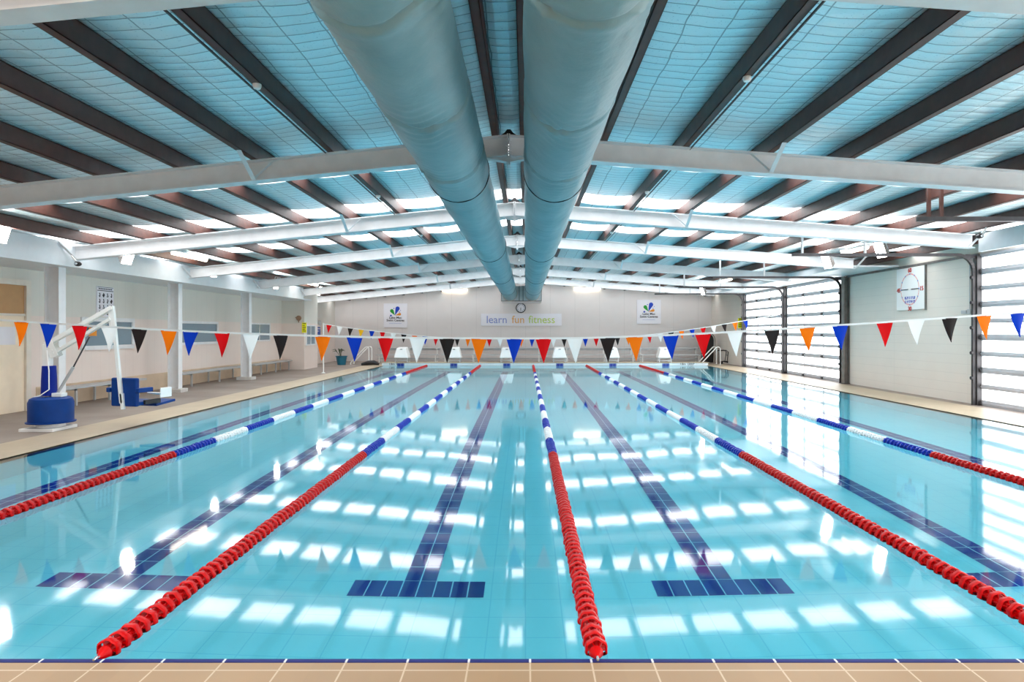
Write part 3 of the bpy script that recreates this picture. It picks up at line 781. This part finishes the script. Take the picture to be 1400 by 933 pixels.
for sg in (-1, 1): m.bar((mx_ + .08, hy + sg * .03, 1.14), (TX - .02, hy + sg * .03, TZ - .17), .012, .045)
m.bar((mx_ + .08, hy, 1.14), (TX - .02, hy, TZ - .17), .05, .016); m.build('lower_arm', M['white_paint'], t_)
for sg in (-1, 1):
    m = MB(); m.bar((mx_ + .03, hy + sg * .055, 1.34), (mx_ + .14, hy + sg * .055, 1.10), .006, .12)
    if sg < 0:
        for q in ((.03, 1.28), (.10, 1.2), (.06, 1.24), (.12, 1.16)): m.lathe([(.012, hy - .066), (.012, hy - .054)], (mx_ + q[0], 0, q[1]), 8, axis='y')
    m.build('pivot_plate', M['white_paint'], t_)
m = MB(); m.tube([(mx_ + .17, hy - .02, .57), (mx_ + .40, hy - .02, .95)], .022, 10); m.build('actuator_body', M['alu'], t_, smooth=True)
m = MB(); m.tube([(mx_ + .40, hy - .02, .95), (mx_ + .64, hy - .02, 1.40)], .011, 8); m.build('actuator_rod', M['dark_steel'], t_, smooth=True)
m = MB(); m.bar((TX - .04, hy, TZ), (TX - .01, hy, 1.5), .05, .04, (1, 0, 0)); m.bar((TX, hy, TZ + .02), (TX + .14, hy, .40), .05, .05, (1, 0, 0)); m.bar((TX + .14, hy, .55), (TX + .16, hy, .31), .05, .05, (1, 0, 0)); m.build('hanger', M['white_paint'], t_, bevel=.006)
SC0 = Vector((TX + .16, hy + .06, 0)); FWD = math.radians(76)
def cp(f, l, z): return SC0 + Vector((f * math.cos(FWD) - l * math.sin(FWD), f * math.sin(FWD) + l * math.cos(FWD), z))
CR = Matrix.Rotation(FWD, 3, 'Z')
def cbox(m, f0, f1, l0, l1, z0, z1, tilt=0): m.obox(cp((f0 + f1) / 2, (l0 + l1) / 2, (z0 + z1) / 2), (f1 - f0, l1 - l0, z1 - z0), CR @ Matrix.Rotation(tilt, 3, 'Y'))
m = MB(); cbox(m, .02, .44, -.23, .23, .36, .42); m.build('seat', M['blue_plastic'], t_, bevel=.02)
m = MB(); cbox(m, -.04, .03, -.23, .23, .35, .78); m.build('backrest', M['blue_plastic'], t_, bevel=.02)
for l in (-.30, .23):
    m = MB(); cbox(m, -.06, .22, l, l + .07, .56, .63); m.build('armrest', M['blue_plastic'], t_, bevel=.012)
m = MB(); cbox(m, .40, .80, -.18, .14, .33, .37, -.10); m.build('leg_rest', M['blue_plastic'], t_, bevel=.01)
m = MB(); cbox(m, .30, .52, -.34, -.10, .50, .52, .2); cbox(m, .30, .52, -.36, -.34, .46, .61); m.build('tray', M['white_plastic'], t_, bevel=.006)
m = MB(); cbox(m, .10, .40, -.27, -.22, .37, .44); m.build('seat_clamp', M['black'], t_, bevel=.01)
m = MB(); m.tube([(mx_ + .03, hy - .06, 1.2), (mx_ + .09, hy - .1, .9), (mx_ + .12, hy - .14, .62), (mx_ + .02, hy - .2, .53), (mx_ - .1, hy - .16, .51)], .008, 6); m.build('hose', M['white_plastic'], t_, smooth=True)

# ------------------------------------------------------------------ starting blocks
bl = ['leftmost of the six white starting blocks', 'white starting block second from the left', 'white starting block third from the left, left of the middle lane rope', 'white starting block third from the right, right of the middle lane rope', 'white starting block second from the right', 'rightmost of the six white starting blocks']
proto = None
for i, x in enumerate(LANES):
    if proto is None:
        bx, by, bz = x, PY1 + .32, .142
        t_ = thing('starting_block', bl[0], 'starting block', (bx, by, bz), 'white starting blocks at the far end')
        m = MB(); A = [(-.31, -.26), (.31, -.26), (.31, .30), (-.31, .30)]; Bt = [(-.20, -.20), (.20, -.20), (.20, .26), (-.20, .26)]
        vs = [(bx + p, by + q, bz + .19) for p, q in A] + [(bx + p, by + q, bz + .60 + (.05 if q > 0 else 0)) for p, q in Bt]
        m.add(vs, [(3, 2, 1, 0), (4, 5, 6, 7)] + [(k, (k + 1) % 4, (k + 1) % 4 + 4, k + 4) for k in range(4)]); plat = m.build('platform', M['white_plastic'], t_, bevel=.025)
        for sx2 in (-1, 1):
            for sy2 in (-1, 1):
                m = MB(); m.box(bx + sx2 * .25 - .018, bx + sx2 * .25 + .018, by + sy2 * .2 - .018, by + sy2 * .2 + .018, bz, bz + .2); m.build('leg', M['alu'], t_)
        m = MB(); m.box(bx - .27, bx + .27, by - .215, by - .185, bz + .05, bz + .075); m.box(bx - .27, bx + .27, by + .185, by + .215, bz + .05, bz + .075); m.build('stretcher', M['alu'], t_)
        m = MB(); m.box(bx - .05, bx + .05, by - .222, by - .205, bz + .545, bz + .57); o = m.build('grip_slot', M['black'], plat); o['label'] = 'dark grip slot'
        proto = t_
    else:
        c = copy_tree(proto); c.location = (x, PY1 + .32, .142); c['label'] = bl[i]

# ------------------------------------------------------------------ bleachers along the end wall
bp_ = None
bz = DZ
bpos = [-6.95 + 3.06 * k for k in range(5)]
for i, x in enumerate(bpos):
    lab = ['leftmost', 'second from left', 'middle', 'second from right', 'rightmost'][i] + ' two tier aluminium bench against the end wall'
    if bp_ is None:
        t_ = thing('bleacher_bench', lab, 'bench', (x, 31.0, bz), 'aluminium bleacher benches at the end wall')
        m = MB()
        for yy in (31.05, 31.22): m.box(x, x + 2.9, yy, yy + .15, .655, .69)
        m.build('seat_plank', M['alu'], t_)
        m = MB()
        for yy in (30.55, 30.72): m.box(x, x + 2.9, yy, yy + .15, .355, .39)
        m.build('seat_plank', M['alu'], t_)
        m = MB(); m.box(x, x + 2.9, 30.95, 31.0, .16, .20); m.build('foot_plank', M['alu'], t_)
        m = MB(); m.box(x, x + 2.9, 31.38, 31.41, .56, .66); m.build('back_board', M['alu'], t_)
        for k in (0.12, 1.43, 2.74):
            m = MB(); xx = x + k
            m.box(xx, xx + .05, 31.2, 31.25, bz, .66); m.box(xx, xx + .05, 30.65, 30.7, bz, .36); m.box(xx, xx + .05, 30.55, 31.4, .33, .36); m.box(xx, xx + .05, 31.0, 31.4, .62, .66)
            m.build('support_frame', M['white_paint'], t_)
        bp_ = t_
    else:
        c = copy_tree(bp_); c.location = (x, 31.0, bz); c['label'] = lab

# benches on the left wall
for (y0, y1, lab) in ((12.5, 15.4, 'low aluminium wall bench behind the pool hoist seat'), (17.0, 21.0, 'low aluminium wall bench in the bay between the second and third columns'), (21.6, 25.0, 'low aluminium wall bench in the furthest bay of the left wall')):
    t_ = thing('wall_bench', lab, 'bench', (-9.0, y0, DZ), 'aluminium benches along the left wall')
    m = MB()
    for xx in (-9.18, -9.0): m.box(xx, xx + .16, y0, y1, .345, .385)
    m.build('seat_plank', M['alu'], t_)
    nn = 3
    for k in range(nn):
        y = y0 + .5 + (y1 - y0 - .8) * k / (nn - 1)
        m = MB(); m.box(-8.88, -8.84, y - .02, y + .02, DZ, .345); m.box(-9.2, -8.84, y - .02, y + .02, .315, .345); m.box(-9.2, -9.16, y - .02, y + .02, DZ, .345); m.build('leg_frame', M['alu'], t_)

# ------------------------------------------------------------------ windows and door on the left wall
wn = n
def window(y0, y1, z0, z1, mull, x=XL, lab='', fr=.05):
    global wn
    wn += 1; m = MB()
    m.box(x, x + .045, y0 + fr - .004, y1 - fr + .004, z0 + .001, z0 + fr); m.box(x, x + .045, y0 + fr - .004, y1 - fr + .004, z1 - fr, z1 - .001); m.box(x, x + .04, y0, y0 + fr, z0, z1); m.box(x, x + .04, y1 - fr, y1, z0, z1)
    for q in mull: m.box(x, x + .03, q - .02, q + .02, z0, z1)
    w_ = struct(m.build('window_%d' % wn, M['white_steel']), lab, 'window')
    m = MB(); m.box(x + .004, x + .012, y0 + fr * .5, y1 - fr * .5, z0 + fr * .5, z1 - fr * .5); o = m.build('pane', M['glass'], w_); o['kind'] = 'structure'
    return w_
window(13.75, 15.6, 1.08, 1.78, (), lab='grey framed window behind the pool hoist arm', fr=.09)
window(17.6, 19.85, 1.10, 1.76, (), lab='grey framed window in the second bay', fr=.07)
window(22.2, 23.9, 1.12, 1.76, (22.95,), lab='two pane window in the furthest bay')
window(25.25, 26.35, .92, 1.72, (25.8,), x=-8.42, lab='two pane window on the projecting room')
m = MB(); m.box(XL, XL + .05, 10.9, 12.15, DZ, 1.76); dr = struct(m.build('door_6', M['warm_door'], bevel=.006), 'cream door at the far left wall', 'door')
m = MB(); m.box(XL, XL + .045, 10.9, 12.15, 1.80, 2.32); o = m.build('transom', M['tan_panel'], dr); o['kind'] = 'structure'; o['label'] = 'tan transom panel over the door'
m = MB(); m.box(XL, XL + .09, 12.15, 12.27, DZ, 2.42); m.box(XL, XL + .09, 10.8, 12.15, 2.32, 2.42); m.box(XL, XL + .07, 10.9, 12.15, 1.76, 1.80); o = m.build('door_frame', M['cream_trim'], dr); o['kind'] = 'structure'
m = MB(); m.box(XL + .051, XL + .056, 11.35, 11.93, 1.24, 1.56)
tag(m.build('notice_sheet', M['sign_white'], base=(XL + .05, 11.65, 1.24)), 'blank white notice sheet on the cream door', 'notice')

# ------------------------------------------------------------------ signs
def teardrop(cx, cz, tipx, tipz, r, y, m):
    d = Vector((tipx - cx, tipz - cz)); L = d.length; a0 = math.atan2(d.y, d.x); al = math.acos(min(.99, r / L)); pts = [(tipx, tipz)]
    k0, k1 = a0 + al, a0 + 2 * PI - al
    for k in range(17):
        q = k0 + (k1 - k0) * k / 16; pts.append((cx + r * math.cos(q), cz + r * math.sin(q)))
    m.prism_y(pts, y - .003, y + .003)
def club_sign(x0, x1, z0, z1, lab):
    W = x1 - x0; cx = (x0 + x1) / 2; y = YB - .03
    t_ = thing('wall_sign', lab, 'sign', (cx, y, z0), 'square club signs on the end wall')
    m = MB(); m.box(x0, x1, y, YB, z0, z1); bd = m.build('board', M['sign_white'], t_, bevel=.004)
    f = y - .004; ox = cx - .02 * W; oz = z0 + .50 * W
    for key, (dx, dz, r), lb in (('logo_blue', (.11, .30, .088), 'blue droplet'), ('logo_green', (-.13, .20, .075), 'green droplet'), ('logo_orange', (.20, .06, .055), 'orange droplet')):
        m = MB(); teardrop(ox + dx * W, oz + dz * W, ox, oz + .01 * W, r * W, f, m); o = m.build('logo_drop', M[key], bd); o['label'] = lb
    m = MB()
    for dx, dz, r in ((-.045, .30, .022), (.235, .22, .016), (.19, .15, .02), (-.17, .0, .04)):
        m.lathe([(r * W, f - .003), (r * W, f + .003)], (ox + dx * W, 0, oz + dz * W), 12, axis='y')
    o = m.build('logo_dot', M['logo_blue'], bd)
    text('Lake Mac', .125 * W, (cx, f, z0 + .375 * W), 0, M['ink'], bd, bold=.002, sx=1.12)
    text('Swim Centres', .125 * W, (cx, f, z0 + .26 * W), 0, M['ink'], bd, bold=.002, sx=1.05)
    m = MB()
    for k in range(9): m.box(cx - .26 * W + k * .058 * W, cx - .26 * W + k * .058 * W + .045 * W, f - .001, f + .003, z0 + .17 * W, z0 + .182 * W)
    m.build('small_print', M['ink_slate'], bd)
s_ = 32.0 / F
club_sign((524 - CX) * s_, (556.5 - CX) * s_, CAMZ + (CY - 448) * s_, CAMZ + (CY - 415) * s_, 'white square sign with droplet logo on the end wall, left of the ducts')
club_sign((871 - CX) * s_, (904 - CX) * s_, CAMZ + (CY - 443) * s_, CAMZ + (CY - 410) * s_, 'white square sign with droplet logo on the end wall, right of the ducts')
x0, x1, z0, z1 = (657.5 - CX) * s_, (768 - CX) * s_, CAMZ + (CY - 445.5) * s_, CAMZ + (CY - 429) * s_
t_ = thing('wall_banner', 'long white banner reading learn fun fitness under the clock', 'banner', ((x0 + x1) / 2, YB - .03, z0))
m = MB(); m.box(x0, x1, YB - .03, YB, z0, z1); bd = m.build('board', M['sign_white'], t_, bevel=.004)
for w, px, key, lb in (('learn', 664.5, 'ink_slate', 'blue word learn'), ('fun', 699.5, 'ink_orange', 'orange word fun'), ('fitness', 722.5, 'ink_lime', 'lime word fitness')):
    o = text(w, .52, ((px - CX) * s_, YB - .034, z0 + .125), 0, M[key], bd, align='LEFT', sx=.98); o['label'] = lb
# clock
cxk, czk = (712 - CX) * s_, CAMZ + (CY - 421.2) * s_
t_ = thing('wall_clock', 'round wall clock with grey rim below the duct plenum', 'clock', (cxk, YB - .04, czk))
m = MB(); m.lathe([(.0, -.03), (.20, -.03), (.20, .0), (0, .0)], (cxk, YB - .012, czk), 32, axis='y'); fc_ = m.build('face', M['sign_white'], t_, smooth=True)
m = MB(); m.lathe([(.20, -.05), (.245, -.05), (.25, .0), (.20, .0)], (cxk, YB - .01, czk), 36, axis='y', close=True); m.build('rim', M['dark_steel'], t_, smooth=True)
m = MB()
for k in range(12):
    a = 2 * PI * k / 12; m.obox((cxk + .165 * math.sin(a), YB - .045, czk + .165 * math.cos(a)), (.022, .006, .045), Matrix.Rotation(a, 3, 'Y'))
m.build('hour_marks', M['ink'], fc_)
m = MB(); m.bar((cxk, YB - .05, czk + .02), (cxk, YB - .05, czk - .15), .006, .018, (1, 0, 0)); m.build('hand', M['ink'], t_)
m = MB(); m.bar((cxk, YB - .052, czk), (cxk - .005, YB - .052, czk - .10), .006, .024, (1, 0, 0)); m.build('hand', M['ink'], t_)
# pace clock on the right wall
yc, zc, hw = 15.45, 2.46, .56
t_ = thing('pace_clock', 'white square pace clock with red numerals on the blockwork wall', 'pace clock', (XR - .06, yc, zc - hw))
m = MB(); m.box(XR - .05, XR, yc - hw, yc + hw, zc - hw + .08, zc + hw - .05); case = m.build('case', M['white_plastic'], t_, bevel=.01)
m = MB(); m.box(XR - .05, XR - .0, yc - hw - .015, yc - hw, zc - hw + .06, zc + hw - .03); m.build('edge', M['grey_steel'], t_)
xf = XR - .054
m = MB()
for k in range(60):
    a = 2 * PI * k / 60; R = .36
    if k % 5 == 0: continue
    m.obox((xf, yc - R * math.sin(a), zc + R * math.cos(a)), (.004, .016, .03), Matrix.Rotation(-a, 3, 'X'))
o = m.build('minute_marks', M['ink_pink'], case); o['label'] = 'pale red ring of minute marks'
for k in range(12):
    a = 2 * PI * k / 12; R = .36; m = MB()
    m.obox((xf, yc - R * math.sin(a), zc + R * math.cos(a)), (.004, .03, .03), Matrix.Rotation(-a, 3, 'X')); m.build('five_minute_mark', M['ink_slate'], case)
for w, dy, dz in (('60', 0, .40), ('15', -.46, -.05), ('30', 0, -.50), ('45', .46, -.05)):
    text(w, .14, (xf, yc + dy, zc + dz), -PI / 2, M['ink_red'], case, 'numeral', bold=.003)
m = MB(); m.bar((xf - .004, yc + .34, zc), (xf - .004, yc + .06, zc), .006, .018); m.bar((xf - .004, yc - .06, zc), (xf - .004, yc - .34, zc), .006, .018); m.build('hand', M['ink'], t_)
rn = random.Random(4); m = MB()
for row in range(2):
    for k in range(9):
        yy = yc + .20 - k * .047; zz = zc - .20 - row * .09
        m.box(xf - .001, xf + .003, yy - .010, yy + .002, zz - .03, zz + .035)
        if rn.random() < .7: m.box(xf - .001, xf + .003, yy - .028, yy, zz + rn.choice((-.03, .0, .025)), zz + .012 + rn.choice((-.02, .0, .02)))
m.build('printed_logo', M['ink_blue'], case)
# switch box and conduit
t_ = thing('switch_box', 'small grey switch box with conduit beside the near door track', 'switch', (XR - .04, 13.45, 1.84))
m = MB(); m.box(XR - .05, XR, 13.36, 13.46, 1.83, 1.93); m.box(XR - .04, XR, 13.50, 13.66, 1.84, 1.91); m.build('box', M['alu'], t_, bevel=.005)
m = MB(); m.tube([(XR - .02, 13.41, 1.93), (XR - .02, 13.41, 3.0)], .012, 8); m.build('conduit', M['alu'], t_, smooth=True)
# pictogram poster on the left wall
y0, y1, z0, z1 = 14.25, 14.83, 1.80, 2.46
t_ = thing('safety_poster', 'white poster of black pictograms high on the left wall behind the hoist', 'poster', (XL + .01, y0, z0))
m = MB(); m.box(XL, XL + .02, y0, y1, z0, z1); m.build('sheet', M['sign_white'], t_)
m = MB(); m.box(XL + .02, XL + .024, y0 + .02, y1 - .02, z1 - .10, z1 - .085); m.box(XL + .02, XL + .024, y0 + .02, y1 - .02, z1 - .02, z1 - .01)
for k in range(8): m.box(XL + .02, XL + .024, y0 + .06 + k * .06, y0 + .10 + k * .06, z1 - .065, z1 - .04)
rn = random.Random(11)
for r in range(4):
    for c in range(4):
        yy = y0 + .09 + c * .135; zz = z1 - .19 - r * .13; h = .05
        m.lathe([(.014, XL + .018), (.014, XL + .024)], (0, yy, zz + .035), 8, axis='x')
        a = rn.uniform(-.7, .7)
        m.obox((XL + .021, yy + .01, zz - .005), (.006, .022, .06), Matrix.Rotation(a, 3, 'X'))
        m.obox((XL + .021, yy - .01, zz - .03), (.006, .012, .05), Matrix.Rotation(a + .8, 3, 'X'))
        if (r * 4 + c) in (1, 7): m.obox((XL + .021, yy, zz), (.006, .07, .05), Matrix.Rotation(.6, 3, 'X'))
o = m.build('pictograms', M['ink'], t_); o['kind'] = 'stuff'
m = MB(); m.box(XL + .042, XL + .05, 13.95, 14.2, 1.38, 1.56); o = m.build('window_sticker', [M['logo_orange'], M['logo_green']], base=(XL + .042, 14.0, 1.38)); tag(o, 'orange and green sticker on the window behind the hoist arm', 'sticker')
for p in o.data.polygons:
    if p.center.z < .05: p.material_index = 1
# yellow signs, blue sign
def small_sign(name, x0, x1, y, z0, z1, mat, lab, lines):
    t_ = thing(name, lab, 'sign', ((x0 + x1) / 2, y, z0)); m = MB(); m.box(x0, x1, y - .012, y, z0, z1); m.build('plate', mat, t_)
    m = MB(); w = x1 - x0
    for k in range(lines):
        zz = z1 - (z1 - z0) * (k + .7) / (lines + .4)
        m.box(x0 + w * .15, x1 - w * (.15 + .2 * (k % 2)), y - .016, y - .012, zz, zz + (z1 - z0) * .06)
    m.build('small_print', M['ink'], t_)
small_sign('warning_sign', -8.50, -8.33, 25.08, 1.42, 1.80, M['yellow'], 'yellow sign on the corner of the projecting room at the left', 5)
small_sign('warning_sign', 8.80, 9.03, 27.35, 1.60, 2.02, M['yellow'], 'yellow sign projecting from the right wall beside the far door', 5)
t_ = thing('notice_sign', 'small blue sign on the far left wall', 'sign', (XL, 29.4, 1.3)); m = MB(); m.box(XL, XL + .015, 29.2, 29.8, 1.3, 1.66); m.build('plate', M['bluesign'], t_)
m = MB(); m.box(XL + .015, XL + .018, 29.26, 29.74, 1.56, 1.6); m.box(XL + .015, XL + .018, 29.26, 29.6, 1.46, 1.49); m.build('small_print', M['sign_white'], t_)
t_ = thing('wall_fan', 'small brown fitting on the wall of the projecting room', 'fitting', (-8.68, 25.05, 1.95))
m = MB(); m.lathe([(.0, -.09), (.07, -.08), (.10, -.04), (.10, -.02), (.04, 0)], (-8.62, 25.09, 1.97), 18, axis='y'); m.build('head', M['skin_tan'], t_, smooth=True)
m = MB(); m.bar((-8.62, 25.06, 1.9), (-8.62, 25.06, 1.8), .03, .03); m.bar((-8.75, 25.07, 2.0), (-8.62, 25.06, 1.97), .03, .03); m.build('bracket', M['skin_tan'], t_)
t_ = thing('loudspeaker', 'small grey horn loudspeaker on the far left wall', 'loudspeaker', (-9.1, 28.6, 1.75))
m = MB(); m.lathe([(.03, .0), (.05, .1), (.10, .2), (.13, .24)], (-9.22, 28.9, 1.82), 16, axis='x'); m.build('horn', M['alu'], t_, smooth=True)
m = MB(); m.box(-9.275, -9.2, 28.86, 28.94, 1.72, 1.88); m.build('bracket', M['alu'], t_)
# cameras at the eaves
for p, sg, lab in ((at(107, 361, 11.6), 1, 'small security camera under the left fascia by the hoist'), (at(1339, 323, 11.1), -1, 'small round security camera under the right fascia')):
    t_ = thing('security_camera', lab, 'camera', p, 'security cameras')
    m = MB(); m.lathe([(0, -.06), (.04, -.05), (.045, 0), (.03, .05), (0, .06)], p, 14, axis='y'); m.build('body', M['black'], t_, smooth=True)
    m = MB(); m.lathe([(.0, -.075), (.022, -.07), (.026, -.05)], p, 12, axis='y'); m.build('lens', M['chrome'], t_, smooth=True)
    m = MB(); m.bar(p, (p.x - sg * .12, p.y, p.z + .14), .03, .02); m.build('bracket', M['white_paint'], t_)

# ------------------------------------------------------------------ far deck items
def handrail(x, y, z, sgn, lab):
    t_ = thing('pool_handrail', lab, 'handrail', (x, y, z), 'pool entry handrails')
    for k in (0, 1):
        yy = y + .55 * k; m = MB(); h = .78
        pts = [(x, yy, z), (x, yy, z + h - .1)]
        for q in range(1, 7):
            a = PI * .72 * q / 6; pts.append((x - sgn * .1 * (1 - math.cos(a)), yy, z + h - .1 + .1 * math.sin(a)))
        lx, _, lz = pts[-1]
        pts += [(lx - sgn * .55, yy, z + .18), (lx - sgn * .62, yy, z + .10), (lx - sgn * .62, yy, z - .0)]
        m.tube(pts, .022, 10); m.build('rail', M['white_paint'], t_, smooth=True)
        m = MB()
        for xx in (x, lx - sgn * .62): m.lathe([(.05, z), (.05, z + .015), (.025, z + .03)], (xx, yy, 0), 14)
        m.build('base_flange', M['chrome'], t_)
handrail(8.35, 28.3, DZ, 1, 'pair of white looped handrails at the far right pool corner')
handrail(-6.75, 28.4, DZ, 1, 'pair of white looped handrails at the far left pool corner')
t_ = thing('planter_tub', 'teal plastic tub with a small plant at the far left', 'planter', (-8.0, 28.6, DZ))
m = MB(); m.lathe([(.17, DZ), (.23, .36), (.25, .37), (.25, .40), (.21, .40), (.20, .34), (.0, .34)], (-7.98, 28.6, 0), 26); tub = m.build('tub', M['teal_pot'], t_, smooth=True)
m = MB(); m.lathe([(.0, .342), (.20, .341)], (-7.98, 28.6, 0), 18); m.build('soil', M['purlin'], tub)
m = MB(); rn = random.Random(3)
for k in range(9):
    a = rn.uniform(0, 2 * PI); L = rn.uniform(.18, .32); bx, by = -8.0, 28.6
    mid = (bx + .5 * L * math.cos(a) - .1, by + .5 * L * math.sin(a), .34 + .28 + rn.uniform(0, .1)); tip = (bx + L * math.cos(a) - .12, by + L * math.sin(a), mid[2] - .04)
    m.tube([(bx, by, .34), ((bx + mid[0]) / 2 - .02, (by + mid[1]) / 2, .52), mid, tip], [.006, .007, .022, .003], 6)
m.build('foliage', M['leaf'], t_, smooth=True)
t_ = thing('pool_cover_reel', 'tall black rounded equipment cover standing behind the right handrails', 'equipment', (8.35, 31.0, DZ))
m = MB(); pts = [(8.72, DZ), (8.74, .9)] + [(8.52 + .22 * math.cos(a), 1.05 + .28 * math.sin(a)) for a in [PI * k / 10 for k in range(11)]] + [(8.30, .9), (8.28, .35), (8.25, DZ)]
m.prism_y(pts, 30.6, 31.1); m.build('cover', M['black'], t_, bevel=.03)
m = MB(); m.tube([(8.76, 30.58, DZ), (8.78, 30.58, .9)] + [(8.52 + .26 * math.cos(a), 30.58, 1.05 + .32 * math.sin(a)) for a in [PI * k / 10 for k in range(11)]], .018, 8); m.build('frame_tube', M['grey_steel'], t_, smooth=True)
t_ = thing('utility_trolley', 'small dark tube trolley beside the far right wall', 'trolley', (8.85, 29.4, DZ))
m = MB(); m.tube([(8.70, 29.3, .10), (8.95, 29.3, .14), (9.0, 29.3, .55), (8.9, 29.3, .62), (8.62, 29.3, .60)], .02, 8); m.tube([(8.70, 29.6, .10), (8.95, 29.6, .14), (9.0, 29.6, .55), (8.9, 29.6, .62), (8.62, 29.6, .60)], .02, 8)
m.bar((8.98, 29.3, .4), (8.98, 29.6, .4), .02, .02); m.build('frame', M['black'], t_, smooth=True)
for yy in (29.3, 29.6):
    for xx, zz in ((8.72, DZ + .045), (8.95, DZ + .09)):
        m = MB(); m.lathe([(.045, yy - .015), (.045, yy + .015)], (xx, 0, zz), 12, axis='y'); m.build('wheel', M['black'], t_)
t_ = thing('rolled_mat', 'black bundle lying by the left handrails', 'mat', (-6.6, 28.14, DZ))
m = MB(); m.tube([(-7.0, 28.14, .06), (-6.7, 28.14, .12), (-6.45, 28.14, .13), (-6.25, 28.14, .06)], [.05, .10, .10, .04], 12); m.build('bundle', M['black'], t_, smooth=True)
